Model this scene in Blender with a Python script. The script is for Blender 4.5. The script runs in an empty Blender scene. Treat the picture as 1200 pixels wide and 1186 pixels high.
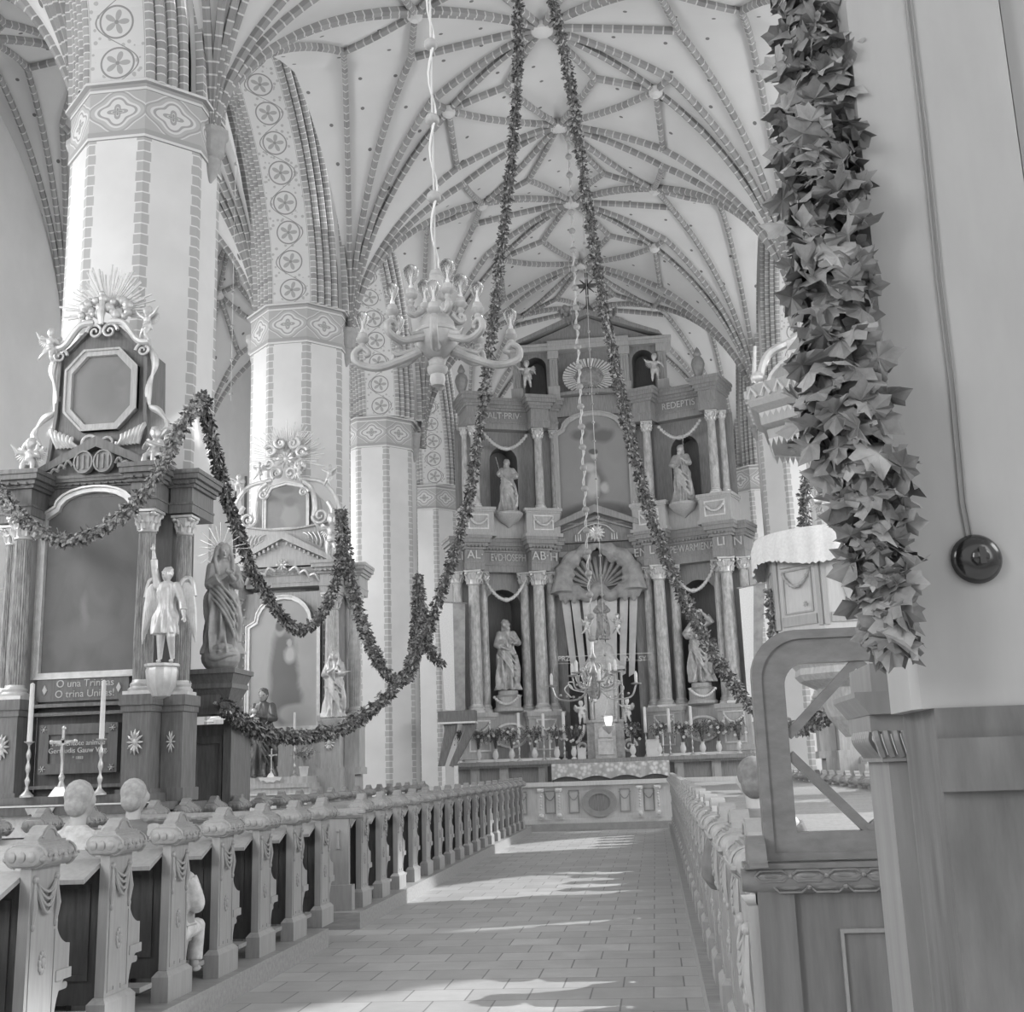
import bpy, math, random
from math import pi, sin, cos, sqrt, radians
from mathutils import Vector as V, Matrix, noise
random.seed(7)
C = bpy.context.scene.collection
sc = bpy.context.scene
# ---------------------------------------------------------------- camera
F, PX, PY, EYE = 1376.0, 600.0, 593.0, 1.5
up_ = V((-210, -6143, F)).normalized()
ya_ = V((168, 302, F)); ya_ = (ya_ - up_ * ya_.dot(up_)).normalized()
xa_ = ya_.cross(up_)
cam_d = bpy.data.cameras.new('camera'); cam = bpy.data.objects.new('camera', cam_d); C.objects.link(cam)
cam_d.sensor_fit = 'HORIZONTAL'; cam_d.sensor_width = 36; cam_d.lens = F / 1200 * 36
cam_d.shift_y = 0; cam_d.clip_start = .05; cam_d.clip_end = 200
R_ = V((xa_[0], ya_[0], up_[0])); D_ = V((xa_[1], ya_[1], up_[1])); W_ = V((xa_[2], ya_[2], up_[2]))
cam.matrix_world = Matrix(((R_.x, -D_.x, -W_.x, 0), (R_.y, -D_.y, -W_.y, 0), (R_.z, -D_.z, -W_.z, EYE), (0, 0, 0, 1)))
sc.camera = cam
def at(px, py, Y):
    d = V((px - PX, py - PY, F)); w = V((d.dot(xa_), d.dot(ya_), d.dot(up_)))
    return V((0, 0, EYE)) + w * (Y / w.y)
def ax(px, py, Y): return at(px, py, Y).x
def az(px, py, Y): return at(px, py, Y).z
# ---------------------------------------------------------------- world, sun, added west fill, daylight
w = bpy.data.worlds.new('sky'); sc.world = w; w.use_nodes = True
w.node_tree.nodes['Background'].inputs[0].default_value = (.9, .9, .9, 1)
w.node_tree.nodes['Background'].inputs[1].default_value = WORLD_S = .35
SUN_S, WIN_S, WEST_S = 2.6, 7.0, 95.0
def lamp(name, kind, energy, loc, direction, sx=1, sy=1):
    l = bpy.data.lights.new(name, kind); l.energy = energy
    if kind == 'AREA': l.shape = 'RECTANGLE'; l.size = sx; l.size_y = sy
    o = bpy.data.objects.new(name, l); C.objects.link(o); o.location = loc
    o.rotation_euler = V(direction).to_track_quat('-Z', 'Y').to_euler(); return o
s = lamp('sun', 'SUN', SUN_S, (20, 20, 20), (-.90, -.36, -.72)); s.data.angle = radians(.8)
WIN_Y = (2.5, 10.9, 19.75, 28.15, 36.5)
for wy in WIN_Y:
    lamp('daylight_and_fill', 'AREA', WIN_S * 42, (-12.6, wy, 7.5), (1, 0, -.25), 9, 4)
    lamp('daylight_and_fill', 'AREA', WIN_S * 52, (10.1, wy, 7.5), (-1, 0, -.25), 9, 4)
lamp('daylight_and_fill', 'AREA', WEST_S, (-1.4, -9.5, 6), (0, 1, -.2), 12, 8)  # added soft fill behind the camera, not a window
lamp('daylight_and_fill', 'AREA', 900, (-10.6, -9.5, 7), (0, 1, .1), 4, 8)  # added fill to brighten the left aisle, no west window modelled
lamp('daylight_and_fill', 'AREA', 200, (7.8, -9.5, 7), (0, 1, .1), 4, 8)  # weaker fill lamp added for the right aisle
vs = sc.view_settings; vs.view_transform = 'Standard'; vs.look = 'None'; vs.gamma = 1; vs.use_curve_mapping = False
vs.exposure = EXPOSURE = .85
# ---------------------------------------------------------------- materials
MATS = {}
def lin(v):
    v /= 255.0
    return v / 12.92 if v <= .04045 else ((v + .055) / 1.055) ** 2.4
class NT:
    def __init__(s, name):
        s.m = bpy.data.materials.new(name); s.m.use_nodes = True; s.t = s.m.node_tree; s.b = s.t.nodes['Principled BSDF']
    def n(s, kind, **kw):
        x = s.t.nodes.new('ShaderNode' + kind)
        for k, v in kw.items():
            if k.startswith('i_'):
                k = k[2:]; x.inputs[int(k) if k.isdigit() else k.replace('_', ' ')].default_value = v
            else: setattr(x, k, v)
        return x
    def l(s, a, ao, b, bi): s.t.links.new(a.outputs[ao], b.inputs[bi])
    def math(s, op, a, b=None, c=None):
        x = s.n('Math', operation=op)
        for i, q in enumerate((a, b, c)):
            if q is None: continue
            if isinstance(q, (int, float)): x.inputs[i].default_value = q
            else: s.t.links.new(q, x.inputs[i])
        return x.outputs[0]
def g(v): return (v, v, v, 1)
def mat(name, v, rough=.6, var=.08, scale=6, metal=0, bump=0, coat=0, stretch=None, tint=None):
    if name in MATS: return MATS[name]
    k = NT(name); v = lin(v)
    tc = k.n('TexCoord'); mp = k.n('Mapping')
    if stretch: mp.inputs['Scale'].default_value = stretch
    k.l(tc, 'Object', mp, 0)
    nz = k.n('TexNoise', i_Scale=scale, i_Detail=5.0, i_Roughness=.6); k.l(mp, 0, nz, 'Vector')
    cr = k.n('ValToRGB'); cr.color_ramp.elements[0].position = .3; cr.color_ramp.elements[1].position = .7
    cr.color_ramp.elements[0].color = g(v * (1 - var * 2.2)); cr.color_ramp.elements[1].color = g(min(1, v * (1 + var * 2.2)))
    k.l(nz, 'Fac', cr, 0); k.l(cr, 0, k.b, 'Base Color')
    k.b.inputs['Roughness'].default_value = rough; k.b.inputs['Metallic'].default_value = metal
    if coat: k.b.inputs['Coat Weight'].default_value = coat; k.b.inputs['Coat Roughness'].default_value = .15
    if bump:
        bp = k.n('Bump', i_Strength=bump, i_Distance=.01); k.l(nz, 'Fac', bp, 'Height'); k.l(bp, 0, k.b, 'Normal')
    MATS[name] = k.m; return k.m
# ---------------------------------------------------------------- mesh builder
class MB:
    def __init__(s): s.v = []; s.f = []; s.mi = []; s.uv = []; s.M = Matrix(); s.mat = 0; s.hasuv = False
    def add(s, vs, fs, uvs=None):
        o = len(s.v); s.v += [tuple(s.M @ V(p)) for p in vs]
        for i, f in enumerate(fs):
            s.f.append(tuple(j + o for j in f)); s.mi.append(s.mat)
            s.uv.append(uvs[i] if uvs else None)
        if uvs: s.hasuv = True
        return s
    def box(s, x0, x1, y0, y1, z0, z1):
        vs = [(x, y, z) for z in (z0, z1) for x, y in ((x0, y0), (x1, y0), (x1, y1), (x0, y1))]
        return s.add(vs, [(3, 2, 1, 0), (4, 5, 6, 7), (0, 1, 5, 4), (1, 2, 6, 5), (2, 3, 7, 6), (3, 0, 4, 7)])
    def cbox(s, c, sx, sy, sz): # centre base
        return s.box(c[0] - sx / 2, c[0] + sx / 2, c[1] - sy / 2, c[1] + sy / 2, c[2], c[2] + sz)
    def frustum(s, c, a, b, h): # rectangular frustum a=(sx,sy) bottom b top
        vs = [(c[0] + i * q[0] / 2, c[1] + j * q[1] / 2, c[2] + z) for z, q in ((0, a), (h, b)) for i, j in ((-1, -1), (1, -1), (1, 1), (-1, 1))]
        return s.add(vs, [(3, 2, 1, 0), (4, 5, 6, 7), (0, 1, 5, 4), (1, 2, 6, 5), (2, 3, 7, 6), (3, 0, 4, 7)])
    def prism(s, pts, a, b, axis='y'): # polygon pts (u,w) extruded from a to b along axis
        n = len(pts)
        if axis == 'y': P = lambda p, t: (p[0], t, p[1])
        elif axis == 'x': P = lambda p, t: (t, p[0], p[1])
        else: P = lambda p, t: (p[0], p[1], t)
        vs = [P(p, a) for p in pts] + [P(p, b) for p in pts]
        return s.add(vs, [tuple(range(n)), tuple(range(2 * n - 1, n - 1, -1))] + [(i, i + n, (i + 1) % n + n, (i + 1) % n) for i in range(n)])
    def ring(s, outer, inner, a, b, axis='y'): # frame between two matching outlines
        n = len(outer)
        if axis == 'y': P = lambda p, t: (p[0], t, p[1])
        elif axis == 'x': P = lambda p, t: (t, p[0], p[1])
        else: P = lambda p, t: (p[0], p[1], t)
        vs = [P(p, a) for p in outer] + [P(p, a) for p in inner] + [P(p, b) for p in outer] + [P(p, b) for p in inner]
        fs = []
        for i in range(n):
            j = (i + 1) % n
            fs += [(i, j, j + n, i + n), (i + 2 * n, i + 3 * n, j + 3 * n, j + 2 * n), (i, i + 2 * n, j + 2 * n, j), (i + n, j + n, j + 3 * n, i + 3 * n)]
        return s.add(vs, fs)
    def lathe(s, prof, c=(0, 0, 0), n=16, flute=0, fl=0, a0=0, a1=2 * pi, sx=1, sy=1):
        full = abs(a1 - a0 - 2 * pi) < 1e-6; m = n if full else n + 1
        vs = []; fs = []
        for r, z in prof:
            for i in range(m):
                a = a0 + (a1 - a0) * i / n
                rr = r * (1 - flute * (i % 2)) if flute else r
                vs.append((c[0] + rr * cos(a) * sx, c[1] + rr * sin(a) * sy, c[2] + z))
        k = len(prof)
        for j in range(k - 1):
            for i in range(n):
                i2 = (i + 1) % m
                fs.append((j * m + i, j * m + i2, (j + 1) * m + i2, (j + 1) * m + i))
        if full:
            if prof[0][0] > 1e-4: fs.append(tuple(range(m - 1, -1, -1)))
            if prof[-1][0] > 1e-4: fs.append(tuple((k - 1) * m + i for i in range(m)))
        return s.add(vs, fs)
    def sph(s, c, rx, ry=None, rz=None, n=12, m=8):
        ry = ry or rx; rz = rz or rx
        old = s.M; s.M = old @ Matrix.Translation(c) @ Matrix.Diagonal((rx, ry, rz, 1))
        s.lathe([(max(1e-5, sin(pi * j / m)), -cos(pi * j / m)) for j in range(m + 1)], n=n); s.M = old; return s
    def tube(s, path, r, n=8, cap=True, flat=None, uvlen=False, twist=0):
        P = [V(p) for p in path]; k = len(P)
        if not isinstance(r, (list, tuple)): r = [r] * k
        vs = []; fs = []; uvs = []; L = [0]
        for i in range(1, k): L.append(L[-1] + (P[i] - P[i - 1]).length)
        N = None
        for i in range(k):
            T = (P[min(i + 1, k - 1)] - P[max(i - 1, 0)])
            if T.length < 1e-9: T = V((0, 0, 1))
            T.normalize()
            if N is None:
                N = T.cross(V((0, 0, 1)))
                if N.length < .05: N = T.cross(V((0, 1, 0)))
            N = (N - T * N.dot(T)).normalized(); B = T.cross(N)
            for j in range(n):
                a = 2 * pi * (j + .5) / n + twist * L[i]
                vs.append(P[i] + (N * cos(a) * (flat or 1) + B * sin(a)) * r[i])
        for i in range(k - 1):
            for j in range(n):
                j2 = (j + 1) % n
                fs.append((i * n + j, (i + 1) * n + j, (i + 1) * n + j2, i * n + j2))
                uvs.append(((j / n, L[i]), (j / n, L[i + 1]), ((j + 1) / n, L[i + 1]), ((j + 1) / n, L[i])))
        if cap:
            fs.append(tuple(range(n))); fs.append(tuple((k - 1) * n + j for j in range(n - 1, -1, -1)))
            uvs += [tuple((0, 0) for _ in range(n))] * 2
        return s.add(vs, fs, uvs if uvlen else None)
    def build(s, name, mats, parent=None, smooth=False, loc=None):
        me = bpy.data.meshes.new(name); me.from_pydata(s.v, [], s.f)
        if not isinstance(mats, (list, tuple)): mats = [mats]
        for m in mats: me.materials.append(m)
        if len(mats) > 1: me.polygons.foreach_set('material_index', s.mi)
        if smooth is True: me.polygons.foreach_set('use_smooth', [True] * len(s.f))
        if s.hasuv:
            ul = me.uv_layers.new(name='UVMap').data; q = 0
            for i, f in enumerate(s.f):
                u = s.uv[i]
                for j in range(len(f)):
                    if u: ul[q].uv = u[j]
                    q += 1
        me.validate(); me.update()
        if smooth == 'auto':
            me.polygons.foreach_set('use_smooth', [True] * len(me.polygons))
            try: me.set_sharp_from_angle(angle=radians(35))
            except Exception: pass
        o = bpy.data.objects.new(name, me); C.objects.link(o)
        if parent: o.parent = parent
        if loc: o.location = loc
        return o
def thing(name, label, cat, loc=(0, 0, 0), rz=0, group=None):
    o = bpy.data.objects.new(name, None); C.objects.link(o); o.empty_display_size = .1
    o.location = loc; o.rotation_euler.z = rz; o['label'] = label; o['category'] = cat
    if group: o['group'] = group
    return o
def tag(o, label, cat, group=None):
    o['label'] = label; o['category'] = cat
    if group: o['group'] = group
    return o
def struct(o): o['kind'] = 'structure'; return o
def copy_tree(o, parent=None, loc=None, rz=None, label=None):
    c = o.copy(); C.objects.link(c); c.parent = parent
    if loc is not None: c.location = loc
    if rz is not None: c.rotation_euler.z = rz
    if label: c['label'] = label
    for ch in list(o.children): copy_tree(ch, c)
    return c
ORD = 'first second third fourth fifth sixth seventh eighth ninth tenth eleventh twelfth thirteenth fourteenth fifteenth sixteenth seventeenth eighteenth nineteenth twentieth twenty-first twenty-second twenty-third twenty-fourth twenty-fifth twenty-sixth twenty-seventh twenty-eighth twenty-ninth thirtieth'.split()
def text(name, s, size, loc, m, parent=None, rz=0, tilt=90, ext=.004, sx=1, align='CENTER'):
    c = bpy.data.curves.new(name, 'FONT'); c.body = s; c.size = size; c.extrude = ext; c.align_x = align; c.align_y = 'CENTER'
    t = bpy.data.objects.new('tmp', c); C.objects.link(t)
    dg = bpy.context.evaluated_depsgraph_get(); me = bpy.data.meshes.new_from_object(t.evaluated_get(dg))
    bpy.data.objects.remove(t); me.materials.clear(); me.materials.append(m); me.name = name
    o = bpy.data.objects.new(name, me); C.objects.link(o); o.parent = parent
    o.location = loc; o.rotation_euler = (radians(tilt), 0, rz); o.scale.x = sx; return o
def bez(pts, n=8): # Catmull-Rom
    P = [V(p) for p in pts]; P = [P[0] * 2 - P[1]] + P + [P[-1] * 2 - P[-2]]; out = []
    for i in range(1, len(P) - 2):
        for k in range(n):
            t = k / n; a, b, c, d = P[i - 1:i + 3]
            out.append(.5 * ((2 * b) + (c - a) * t + (2 * a - 5 * b + 4 * c - d) * t * t + (3 * b - a - 3 * c + d) * t ** 3))
    out.append(P[-2]); return out
def spiral(c, r0, turns, n=20, plane='xz', sgn=1, a0=0, end=.12):
    out = []
    for i in range(n + 1):
        t = i / n; a = a0 + sgn * turns * 2 * pi * t; r = r0 * (1 - t * (1 - end))
        u, v_ = r * cos(a), r * sin(a)
        out.append(V((c[0] + u, c[1], c[2] + v_)) if plane == 'xz' else V((c[0], c[1] + u, c[2] + v_)))
    return out
# ---------------------------------------------------------------- special materials
def brickuv(name, v, mv, step=.09, off=0, rough=.8):   # bricks laid along UV.y with pale joints
    k = NT(name); tc = k.n('TexCoord'); sp = k.n('SeparateXYZ'); k.l(tc, 'UV', sp, 0)
    fr = k.math('FRACT', k.math('DIVIDE', sp.outputs[1], step)); m = k.math('LESS_THAN', fr, .14)
    wn = k.n('TexWhiteNoise', noise_dimensions='1D'); k.t.links.new(k.math('FLOOR', k.math('DIVIDE', sp.outputs[1], step)), wn.inputs['W'])
    mx = k.n('Mix', data_type='RGBA'); mx.inputs[6].default_value = g(lin(v) * .82); mx.inputs[7].default_value = g(lin(v) * 1.15); k.l(wn, 0, mx, 0)
    m2 = k.n('Mix', data_type='RGBA'); m2.inputs[7].default_value = g(lin(mv)); k.t.links.new(m, m2.inputs[0]); k.l(mx, 2, m2, 6)
    k.l(m2, 2, k.b, 'Base Color'); k.b.inputs['Roughness'].default_value = rough; return k.m
M_RIB = brickuv('rib_brick', 152, 206, .19)
M_ROLL = brickuv('moulding_brick', 166, 222, .13)
M_COURSE = brickuv('course_brick', 165, 215, .3)
def shaftmat():                                         # plaster with toothed brick corners; UV.x 0..1 over a face
    k = NT('pillar_plaster'); tc = k.n('TexCoord'); sp = k.n('SeparateXYZ'); k.l(tc, 'UV', sp, 0)
    u = sp.outputs[0]; h = sp.outputs[1]
    e = k.math('SUBTRACT', .5, k.math('ABSOLUTE', k.math('SUBTRACT', u, .5)))
    row = k.math('FLOOR', k.math('DIVIDE', h, .16)); odd = k.math('MODULO', row, 2)
    lim = k.math('ADD', k.math('MULTIPLY', odd, .02), .115); br = k.math('LESS_THAN', e, lim)
    fr = k.math('FRACT', k.math('DIVIDE', h, .16)); j = k.math('LESS_THAN', fr, .12)
    nz = k.n('TexNoise', i_Scale=1.2, i_Detail=6.0); k.l(tc, 'Object', nz, 'Vector')
    cr = k.n('ValToRGB'); cr.color_ramp.elements[0].position = .35; cr.color_ramp.elements[1].position = .7
    cr.color_ramp.elements[0].color = g(lin(214)); cr.color_ramp.elements[1].color = g(lin(224)); k.l(nz, 0, cr, 0)
    mb = k.n('Mix', data_type='RGBA'); mb.inputs[6].default_value = g(lin(178)); mb.inputs[7].default_value = g(lin(222)); k.t.links.new(j, mb.inputs[0])
    mx = k.n('Mix', data_type='RGBA'); k.t.links.new(br, mx.inputs[0]); k.l(cr, 0, mx, 6); k.l(mb, 2, mx, 7)
    k.l(mx, 2, k.b, 'Base Color'); k.b.inputs['Roughness'].default_value = .85; return k.m
M_SHAFT = shaftmat()
def friezemat():                                        # octagon / quatrefoil rings, UV 0..1 per panel
    k = NT('painted_frieze'); tc = k.n('TexCoord'); sp = k.n('SeparateXYZ'); k.l(tc, 'UV', sp, 0)
    x = k.math('SUBTRACT', sp.outputs[0], .5); y = k.math('SUBTRACT', sp.outputs[1], .5)
    axx = k.math('ABSOLUTE', x); ayy = k.math('ABSOLUTE', y)
    r = k.math('SQRT', k.math('ADD', k.math('MULTIPLY', x, x), k.math('MULTIPLY', y, y)))
    an = k.math('ARCTAN2', y, x); lob = k.math('MULTIPLY', k.math('COSINE', k.math('MULTIPLY', an, 4.0)), .05)
    q = k.math('SUBTRACT', r, lob)
    cr = k.n('ValToRGB'); cr.color_ramp.interpolation = 'CONSTANT'; E_ = cr.color_ramp.elements
    st = [(0, 150), (.04, 205), (.07, 165), (.14, 215), (.26, 165), (.31, 215), (.36, 185), (.43, 168), (.47, 212), (.5, 180)]
    E_[0].position = 0; E_[0].color = g(lin(150)); E_[1].position = .04; E_[1].color = g(lin(205))
    for p_, v_ in st[2:]: e = E_.new(p_); e.color = g(lin(v_))
    k.t.links.new(q, cr.inputs[0]); k.l(cr, 0, k.b, 'Base Color'); k.b.inputs['Roughness'].default_value = .85; return k.m
M_FRIEZE = friezemat()
def vinemat():                                          # scrolling vine painted on soffits; UV in metres
    k = NT('painted_vine'); tc = k.n('TexCoord'); sp = k.n('SeparateXYZ'); k.l(tc, 'UV', sp, 0)
    u, v_ = sp.outputs[0], sp.outputs[1]
    fy = k.math('SUBTRACT', k.math('FRACT', k.math('DIVIDE', v_, .62)), .5); fy = k.math('MULTIPLY', fy, .62)
    x = k.math('SUBTRACT', u, .4)
    r = k.math('SQRT', k.math('ADD', k.math('MULTIPLY', x, x), k.math('MULTIPLY', fy, fy)))
    an = k.math('ARCTAN2', fy, x)
    ring = k.math('LESS_THAN', k.math('ABSOLUTE', k.math('SUBTRACT', r, .235)), .014)
    pet = k.math('MULTIPLY', k.math('ABSOLUTE', k.math('COSINE', k.math('MULTIPLY', an, 2.5))), .185)
    leaf = k.math('MULTIPLY', k.math('LESS_THAN', r, pet), .7)
    core = k.math('LESS_THAN', r, .03)
    sn = k.math('MULTIPLY', k.math('SINE', k.math('MULTIPLY', v_, 2 * pi / 1.24)), .3)
    stem = k.math('LESS_THAN', k.math('ABSOLUTE', k.math('SUBTRACT', x, sn)), .012)
    edge = k.math('GREATER_THAN', k.math('ABSOLUTE', x), .385)
    vo = k.n('TexVoronoi', i_Scale=9.0); k.l(tc, 'UV', vo, 'Vector')
    lf = k.math('MULTIPLY', k.math('LESS_THAN', vo.outputs['Distance'], .28), k.math('GREATER_THAN', r, .26)); lf = k.math('MULTIPLY', lf, .55)
    t = k.math('MAXIMUM', k.math('MAXIMUM', ring, leaf), k.math('MAXIMUM', stem, lf)); t = k.math('MAXIMUM', k.math('MAXIMUM', t, core), k.math('MULTIPLY', edge, .5))
    mx = k.n('Mix', data_type='RGBA'); mx.inputs[6].default_value = g(lin(212)); mx.inputs[7].default_value = g(lin(146)); k.t.links.new(t, mx.inputs[0])
    k.l(mx, 2, k.b, 'Base Color'); k.b.inputs['Roughness'].default_value = .85; return k.m
M_VINE = vinemat()
def vaultmat():                                         # limewashed web with painted stars in rows
    k = NT('vault_plaster'); tc = k.n('TexCoord'); mp = k.n('Mapping'); mp.inputs['Scale'].default_value = (1, 1, 0); k.l(tc, 'Object', mp, 0)
    vo = k.n('TexVoronoi', i_Scale=1.15, i_Randomness=.35); vo.voronoi_dimensions = '2D'; k.l(mp, 0, vo, 'Vector')
    d = k.math('LESS_THAN', vo.outputs['Distance'], .045)
    nz = k.n('TexNoise', i_Scale=.5, i_Detail=6.0); k.l(tc, 'Object', nz, 'Vector')
    cr = k.n('ValToRGB'); cr.color_ramp.elements[0].position = .35; cr.color_ramp.elements[1].position = .7
    cr.color_ramp.elements[0].color = g(lin(206)); cr.color_ramp.elements[1].color = g(lin(217)); k.l(nz, 0, cr, 0)
    mx = k.n('Mix', data_type='RGBA'); mx.inputs[7].default_value = g(lin(120)); k.t.links.new(d, mx.inputs[0]); k.l(cr, 0, mx, 6)
    k.l(mx, 2, k.b, 'Base Color'); k.b.inputs['Roughness'].default_value = .9; return k.m
M_VAULT = vaultmat()
M_PLASTER = mat('plaster', 222, .9, .02, 1)
M_PLAIN = mat('plaster_grey', 178, .9, .04, 1)
def floormat():
    k = NT('floor_tiles'); tc = k.n('TexCoord'); mp = k.n('Mapping'); mp.inputs['Location'].default_value = (.1, .33, 0); k.l(tc, 'Object', mp, 0)
    b = k.n('TexBrick', i_Scale=1.0, i_Mortar_Size=.006, i_Brick_Width=.42, i_Row_Height=.41, i_Bias=0.0); b.offset = .5
    b.inputs['Color1'].default_value = g(lin(172)); b.inputs['Color2'].default_value = g(lin(190)); b.inputs['Mortar'].default_value = g(lin(128)); k.l(mp, 0, b, 'Vector')
    nz = k.n('TexNoise', i_Scale=3.0, i_Detail=8.0, i_Roughness=.7); k.l(tc, 'Object', nz, 'Vector')
    mx = k.n('Mix', data_type='RGBA', blend_type='MULTIPLY'); mx.inputs[0].default_value = .5
    cr = k.n('ValToRGB'); cr.color_ramp.elements[0].position = .3; cr.color_ramp.elements[0].color = g(.55); cr.color_ramp.elements[1].position = .7; k.l(nz, 0, cr, 0)
    k.l(b, 0, mx, 6); k.l(cr, 0, mx, 7); k.l(mx, 2, k.b, 'Base Color')
    rr = k.n('MapRange'); rr.inputs[3].default_value = .38; rr.inputs[4].default_value = .62; k.l(nz, 0, rr, 0); k.l(rr, 0, k.b, 'Roughness')
    bp = k.n('Bump', i_Strength=.35, i_Distance=.004); k.l(b, 'Fac', bp, 'Height'); bp.invert = True; k.l(bp, 0, k.b, 'Normal'); return k.m
def wood(name, v, var=.14, rough=.5, sc_=(6, 6, .7), coat=0, bump=.15): return mat(name, v, rough, var, 5, bump=bump, stretch=sc_, coat=coat)
M_PEW = wood('pew_grey_paint', 154, .05, .42, bump=.08)
M_PEWDK = wood('pew_dark_wood', 92, .12, .5)
M_PLINTH = wood('plinth_boards', 150, .08, .6, (1, 6, 6))
M_STONE = mat('plinth_stone', 168, .8, .06, 6)
M_SILVER = mat('dull_gilding', 205, .38, .08, 12, metal=.55)
M_GILT = mat('gilding', 212, .4, .06, 10, metal=.35)
# ---------------------------------------------------------------- setting
PYS = [7.15, 15.55, 23.95, 32.35, 40.75]               # pillar rows
LX, RX = -7.15, 4.5
HW = (RX - LX) / 2 - 1.0; XC = (LX + RX) / 2
b = MB(); b.add([(-13.2, -10, 0), (10.7, -10, 0), (10.7, 41.2, 0), (-13.2, 41.2, 0)], [(0, 1, 2, 3)]); b.box(-13.2, 10.7, -10, 41.2, -.3, -.01)
struct(b.build('floor', floormat()))
def hy_(y, H):
    T = [(15.5, 4.5), (19.75, 4.45), (23.95, 5.2), (28.15, 5.1), (32.35, 5.6), (36.5, 5.5)]
    if H < 5: return H
    if y <= T[0][0]: return T[0][1]
    for (a, p), (c, q) in zip(T, T[1:]):
        if y <= c: return p + (q - p) * (y - a) / (c - a)
    return 5.5
def zf(dx, dy, z0, H, DM):
    t = min(1.0, sqrt(dx * dx + dy * dy) / DM)
    return z0 + H * (.85 * sqrt(max(0, 1 - (1 - t) ** 2)) + .15 * t)
NET = [('C', 'S-'), ('C', 'S+'), ('C', 'A-'), ('C', 'A+'), ('C', 'M'), ('C', 'K'), ('C', 'P+'), ('C', 'P-'), ('T-', 'A-'), ('T+', 'A+'), ('T-', 'S-'), ('T+', 'S+'), ('A-', 'S-'), ('A+', 'S+'),
       ('T-', 'N-'), ('N-', 'P-'), ('N-', 'S-'), ('T+', 'N+'), ('N+', 'P+'), ('N+', 'S+'), ('S-', 'P-'), ('S+', 'P+'), ('S-', 'W'), ('W', 'P-'), ('W', 'P+'), ('S-', 'M'), ('M', 'P+'), ('K', 'S+'), ('K', 'P+')]
NODE = {'C': (0, 0), 'T-': (0, -1), 'T+': (0, 1), 'S-': (.44, -.40), 'S+': (.44, .44), 'A-': (.19, -.50), 'A+': (.19, .42), 'M': (.53, .02), 'K': (.5, .34),
        'N-': (.47, -.9), 'N+': (.47, .9), 'W': (.75, -.22), 'P+': (1, 1), 'P-': (1, -1)}
def vault(xc, hw, ys, z0, H, r=.12):
    hy = 4.2; DM = sqrt(hw * hw + hy * hy); b = MB(); rb = MB(); ng = 28
    for y0 in ys:
        yc = y0 + hy
        P = []
        for i in range(ng + 1):
            u = sin(pi / 2 * (2 * i / ng - 1))
            for j in range(ng + 1):
                w_ = sin(pi / 2 * (2 * j / ng - 1))
                P.append((xc + u * hw, yc + w_ * hy, zf(hw * (1 - abs(u)), hy * (1 - abs(w_)), z0, hy_(yc + w_ * hy, H), DM)))
        n1 = ng + 1
        b.add(P, [(i * n1 + j, i * n1 + j + 1, (i + 1) * n1 + j + 1, (i + 1) * n1 + j) for i in range(ng) for j in range(ng)])
        for sgn in (1, -1):
            for a, c in NET:
                (ua, wa), (uc, wc) = NODE[a], NODE[c]; path = []
                n = 14 if c[0] == 'P' else 6
                for k in range(n + 1):
                    t = k / n
                    if c[0] == 'P': t = 1 - (1 - t) ** 1.8
                    u = ua + (uc - ua) * t; w_ = wa + (wc - wa) * t
                    z = zf(hw * (1 - abs(u)), hy * (1 - abs(w_)), z0, hy_(yc + w_ * hy, H), DM)
                    path.append((xc + sgn * u * hw * .998, yc + w_ * hy, z - .05 - (.1 if c[0] == 'P' and k == n else 0)))
                rb.tube(path, r, n=6, cap=False, flat=.75, uvlen=True)
        for (u, w_) in ((0, 0), (0, -1), (.44, -.40), (-.44, -.40), (.44, .44), (-.44, .44)):
            z = zf(hw * (1 - abs(u)), hy * (1 - abs(w_)), z0, hy_(yc + w_ * hy, H), DM)
            q = .15 if u else .22; b.lathe([(q, 0), (q * .9, -.13), (q * .45, -.19), (.0001, -.19)], (xc + u * hw, yc + w_ * hy, z - .02), 10)
    o = struct(b.build('ceiling', M_VAULT, smooth='auto')); rb.build('ribs', M_RIB, o, smooth='auto'); return o
vault(XC, HW, [PYS[0] - 8.4] + PYS[:4], 10.8, 5.2, .085)
vault((LX - 1 - 12.8) / 2, (12.8 + LX - 1) / 2, [PYS[0] - 8.4] + PYS[:4], 10.8, 4.9, .08)
vault((RX + 1 + 10.3) / 2, (10.3 - RX - 1) / 2, [PYS[0] - 8.4] + PYS[:4], 10.8, 4.9, .08)
# outer walls with window openings (pointed)
def windowed_wall(name, x, s, ys, z1=16.5, h=1.5, sill=3.6):
    b = MB(); t = .7 * s; edges = [-10]
    for y in ys: edges += [y - h, y + h]
    edges.append(41.2); xa, xb = sorted((x, x + t))
    for i in range(0, len(edges), 2): b.box(xa, xb, edges[i], edges[i + 1], 0, z1)
    for y in ys:
        b.box(xa, xb, y - h, y + h, 0, sill)
        n = 8; arc = [(y + h - 2 * h * (1 - cos(radians(60) * k / n)), 9.4 + 3.0 * sin(radians(60) * k / n)) for k in range(n + 1)]
        arc2 = [(2 * y - p[0], p[1]) for p in arc]
        for A in (arc, arc2):
            e = A[0][0]
            b.prism([A[k] for k in range(n + 1)] + [(A[n][0], z1), (e, z1)], xa, xb, 'x')
    o = struct(b.build(name, M_PLASTER)); return o
windowed_wall('wall_left', -12.8, -1, WIN_Y)
windowed_wall('wall_right', 10.3, 1, (2.5, 10.9, 19.75, 28.15, 36.5), h=3.2, sill=2.2)  # unseen side, openings widened to let sun onto more of the floor
b = MB(); b.box(-13.5, 11, 41.2, 41.8, 0, 17); struct(b.build('wall_back', M_PLASTER))
wn = 0
M_MULL = mat('window_lead', 120, .7)
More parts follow.
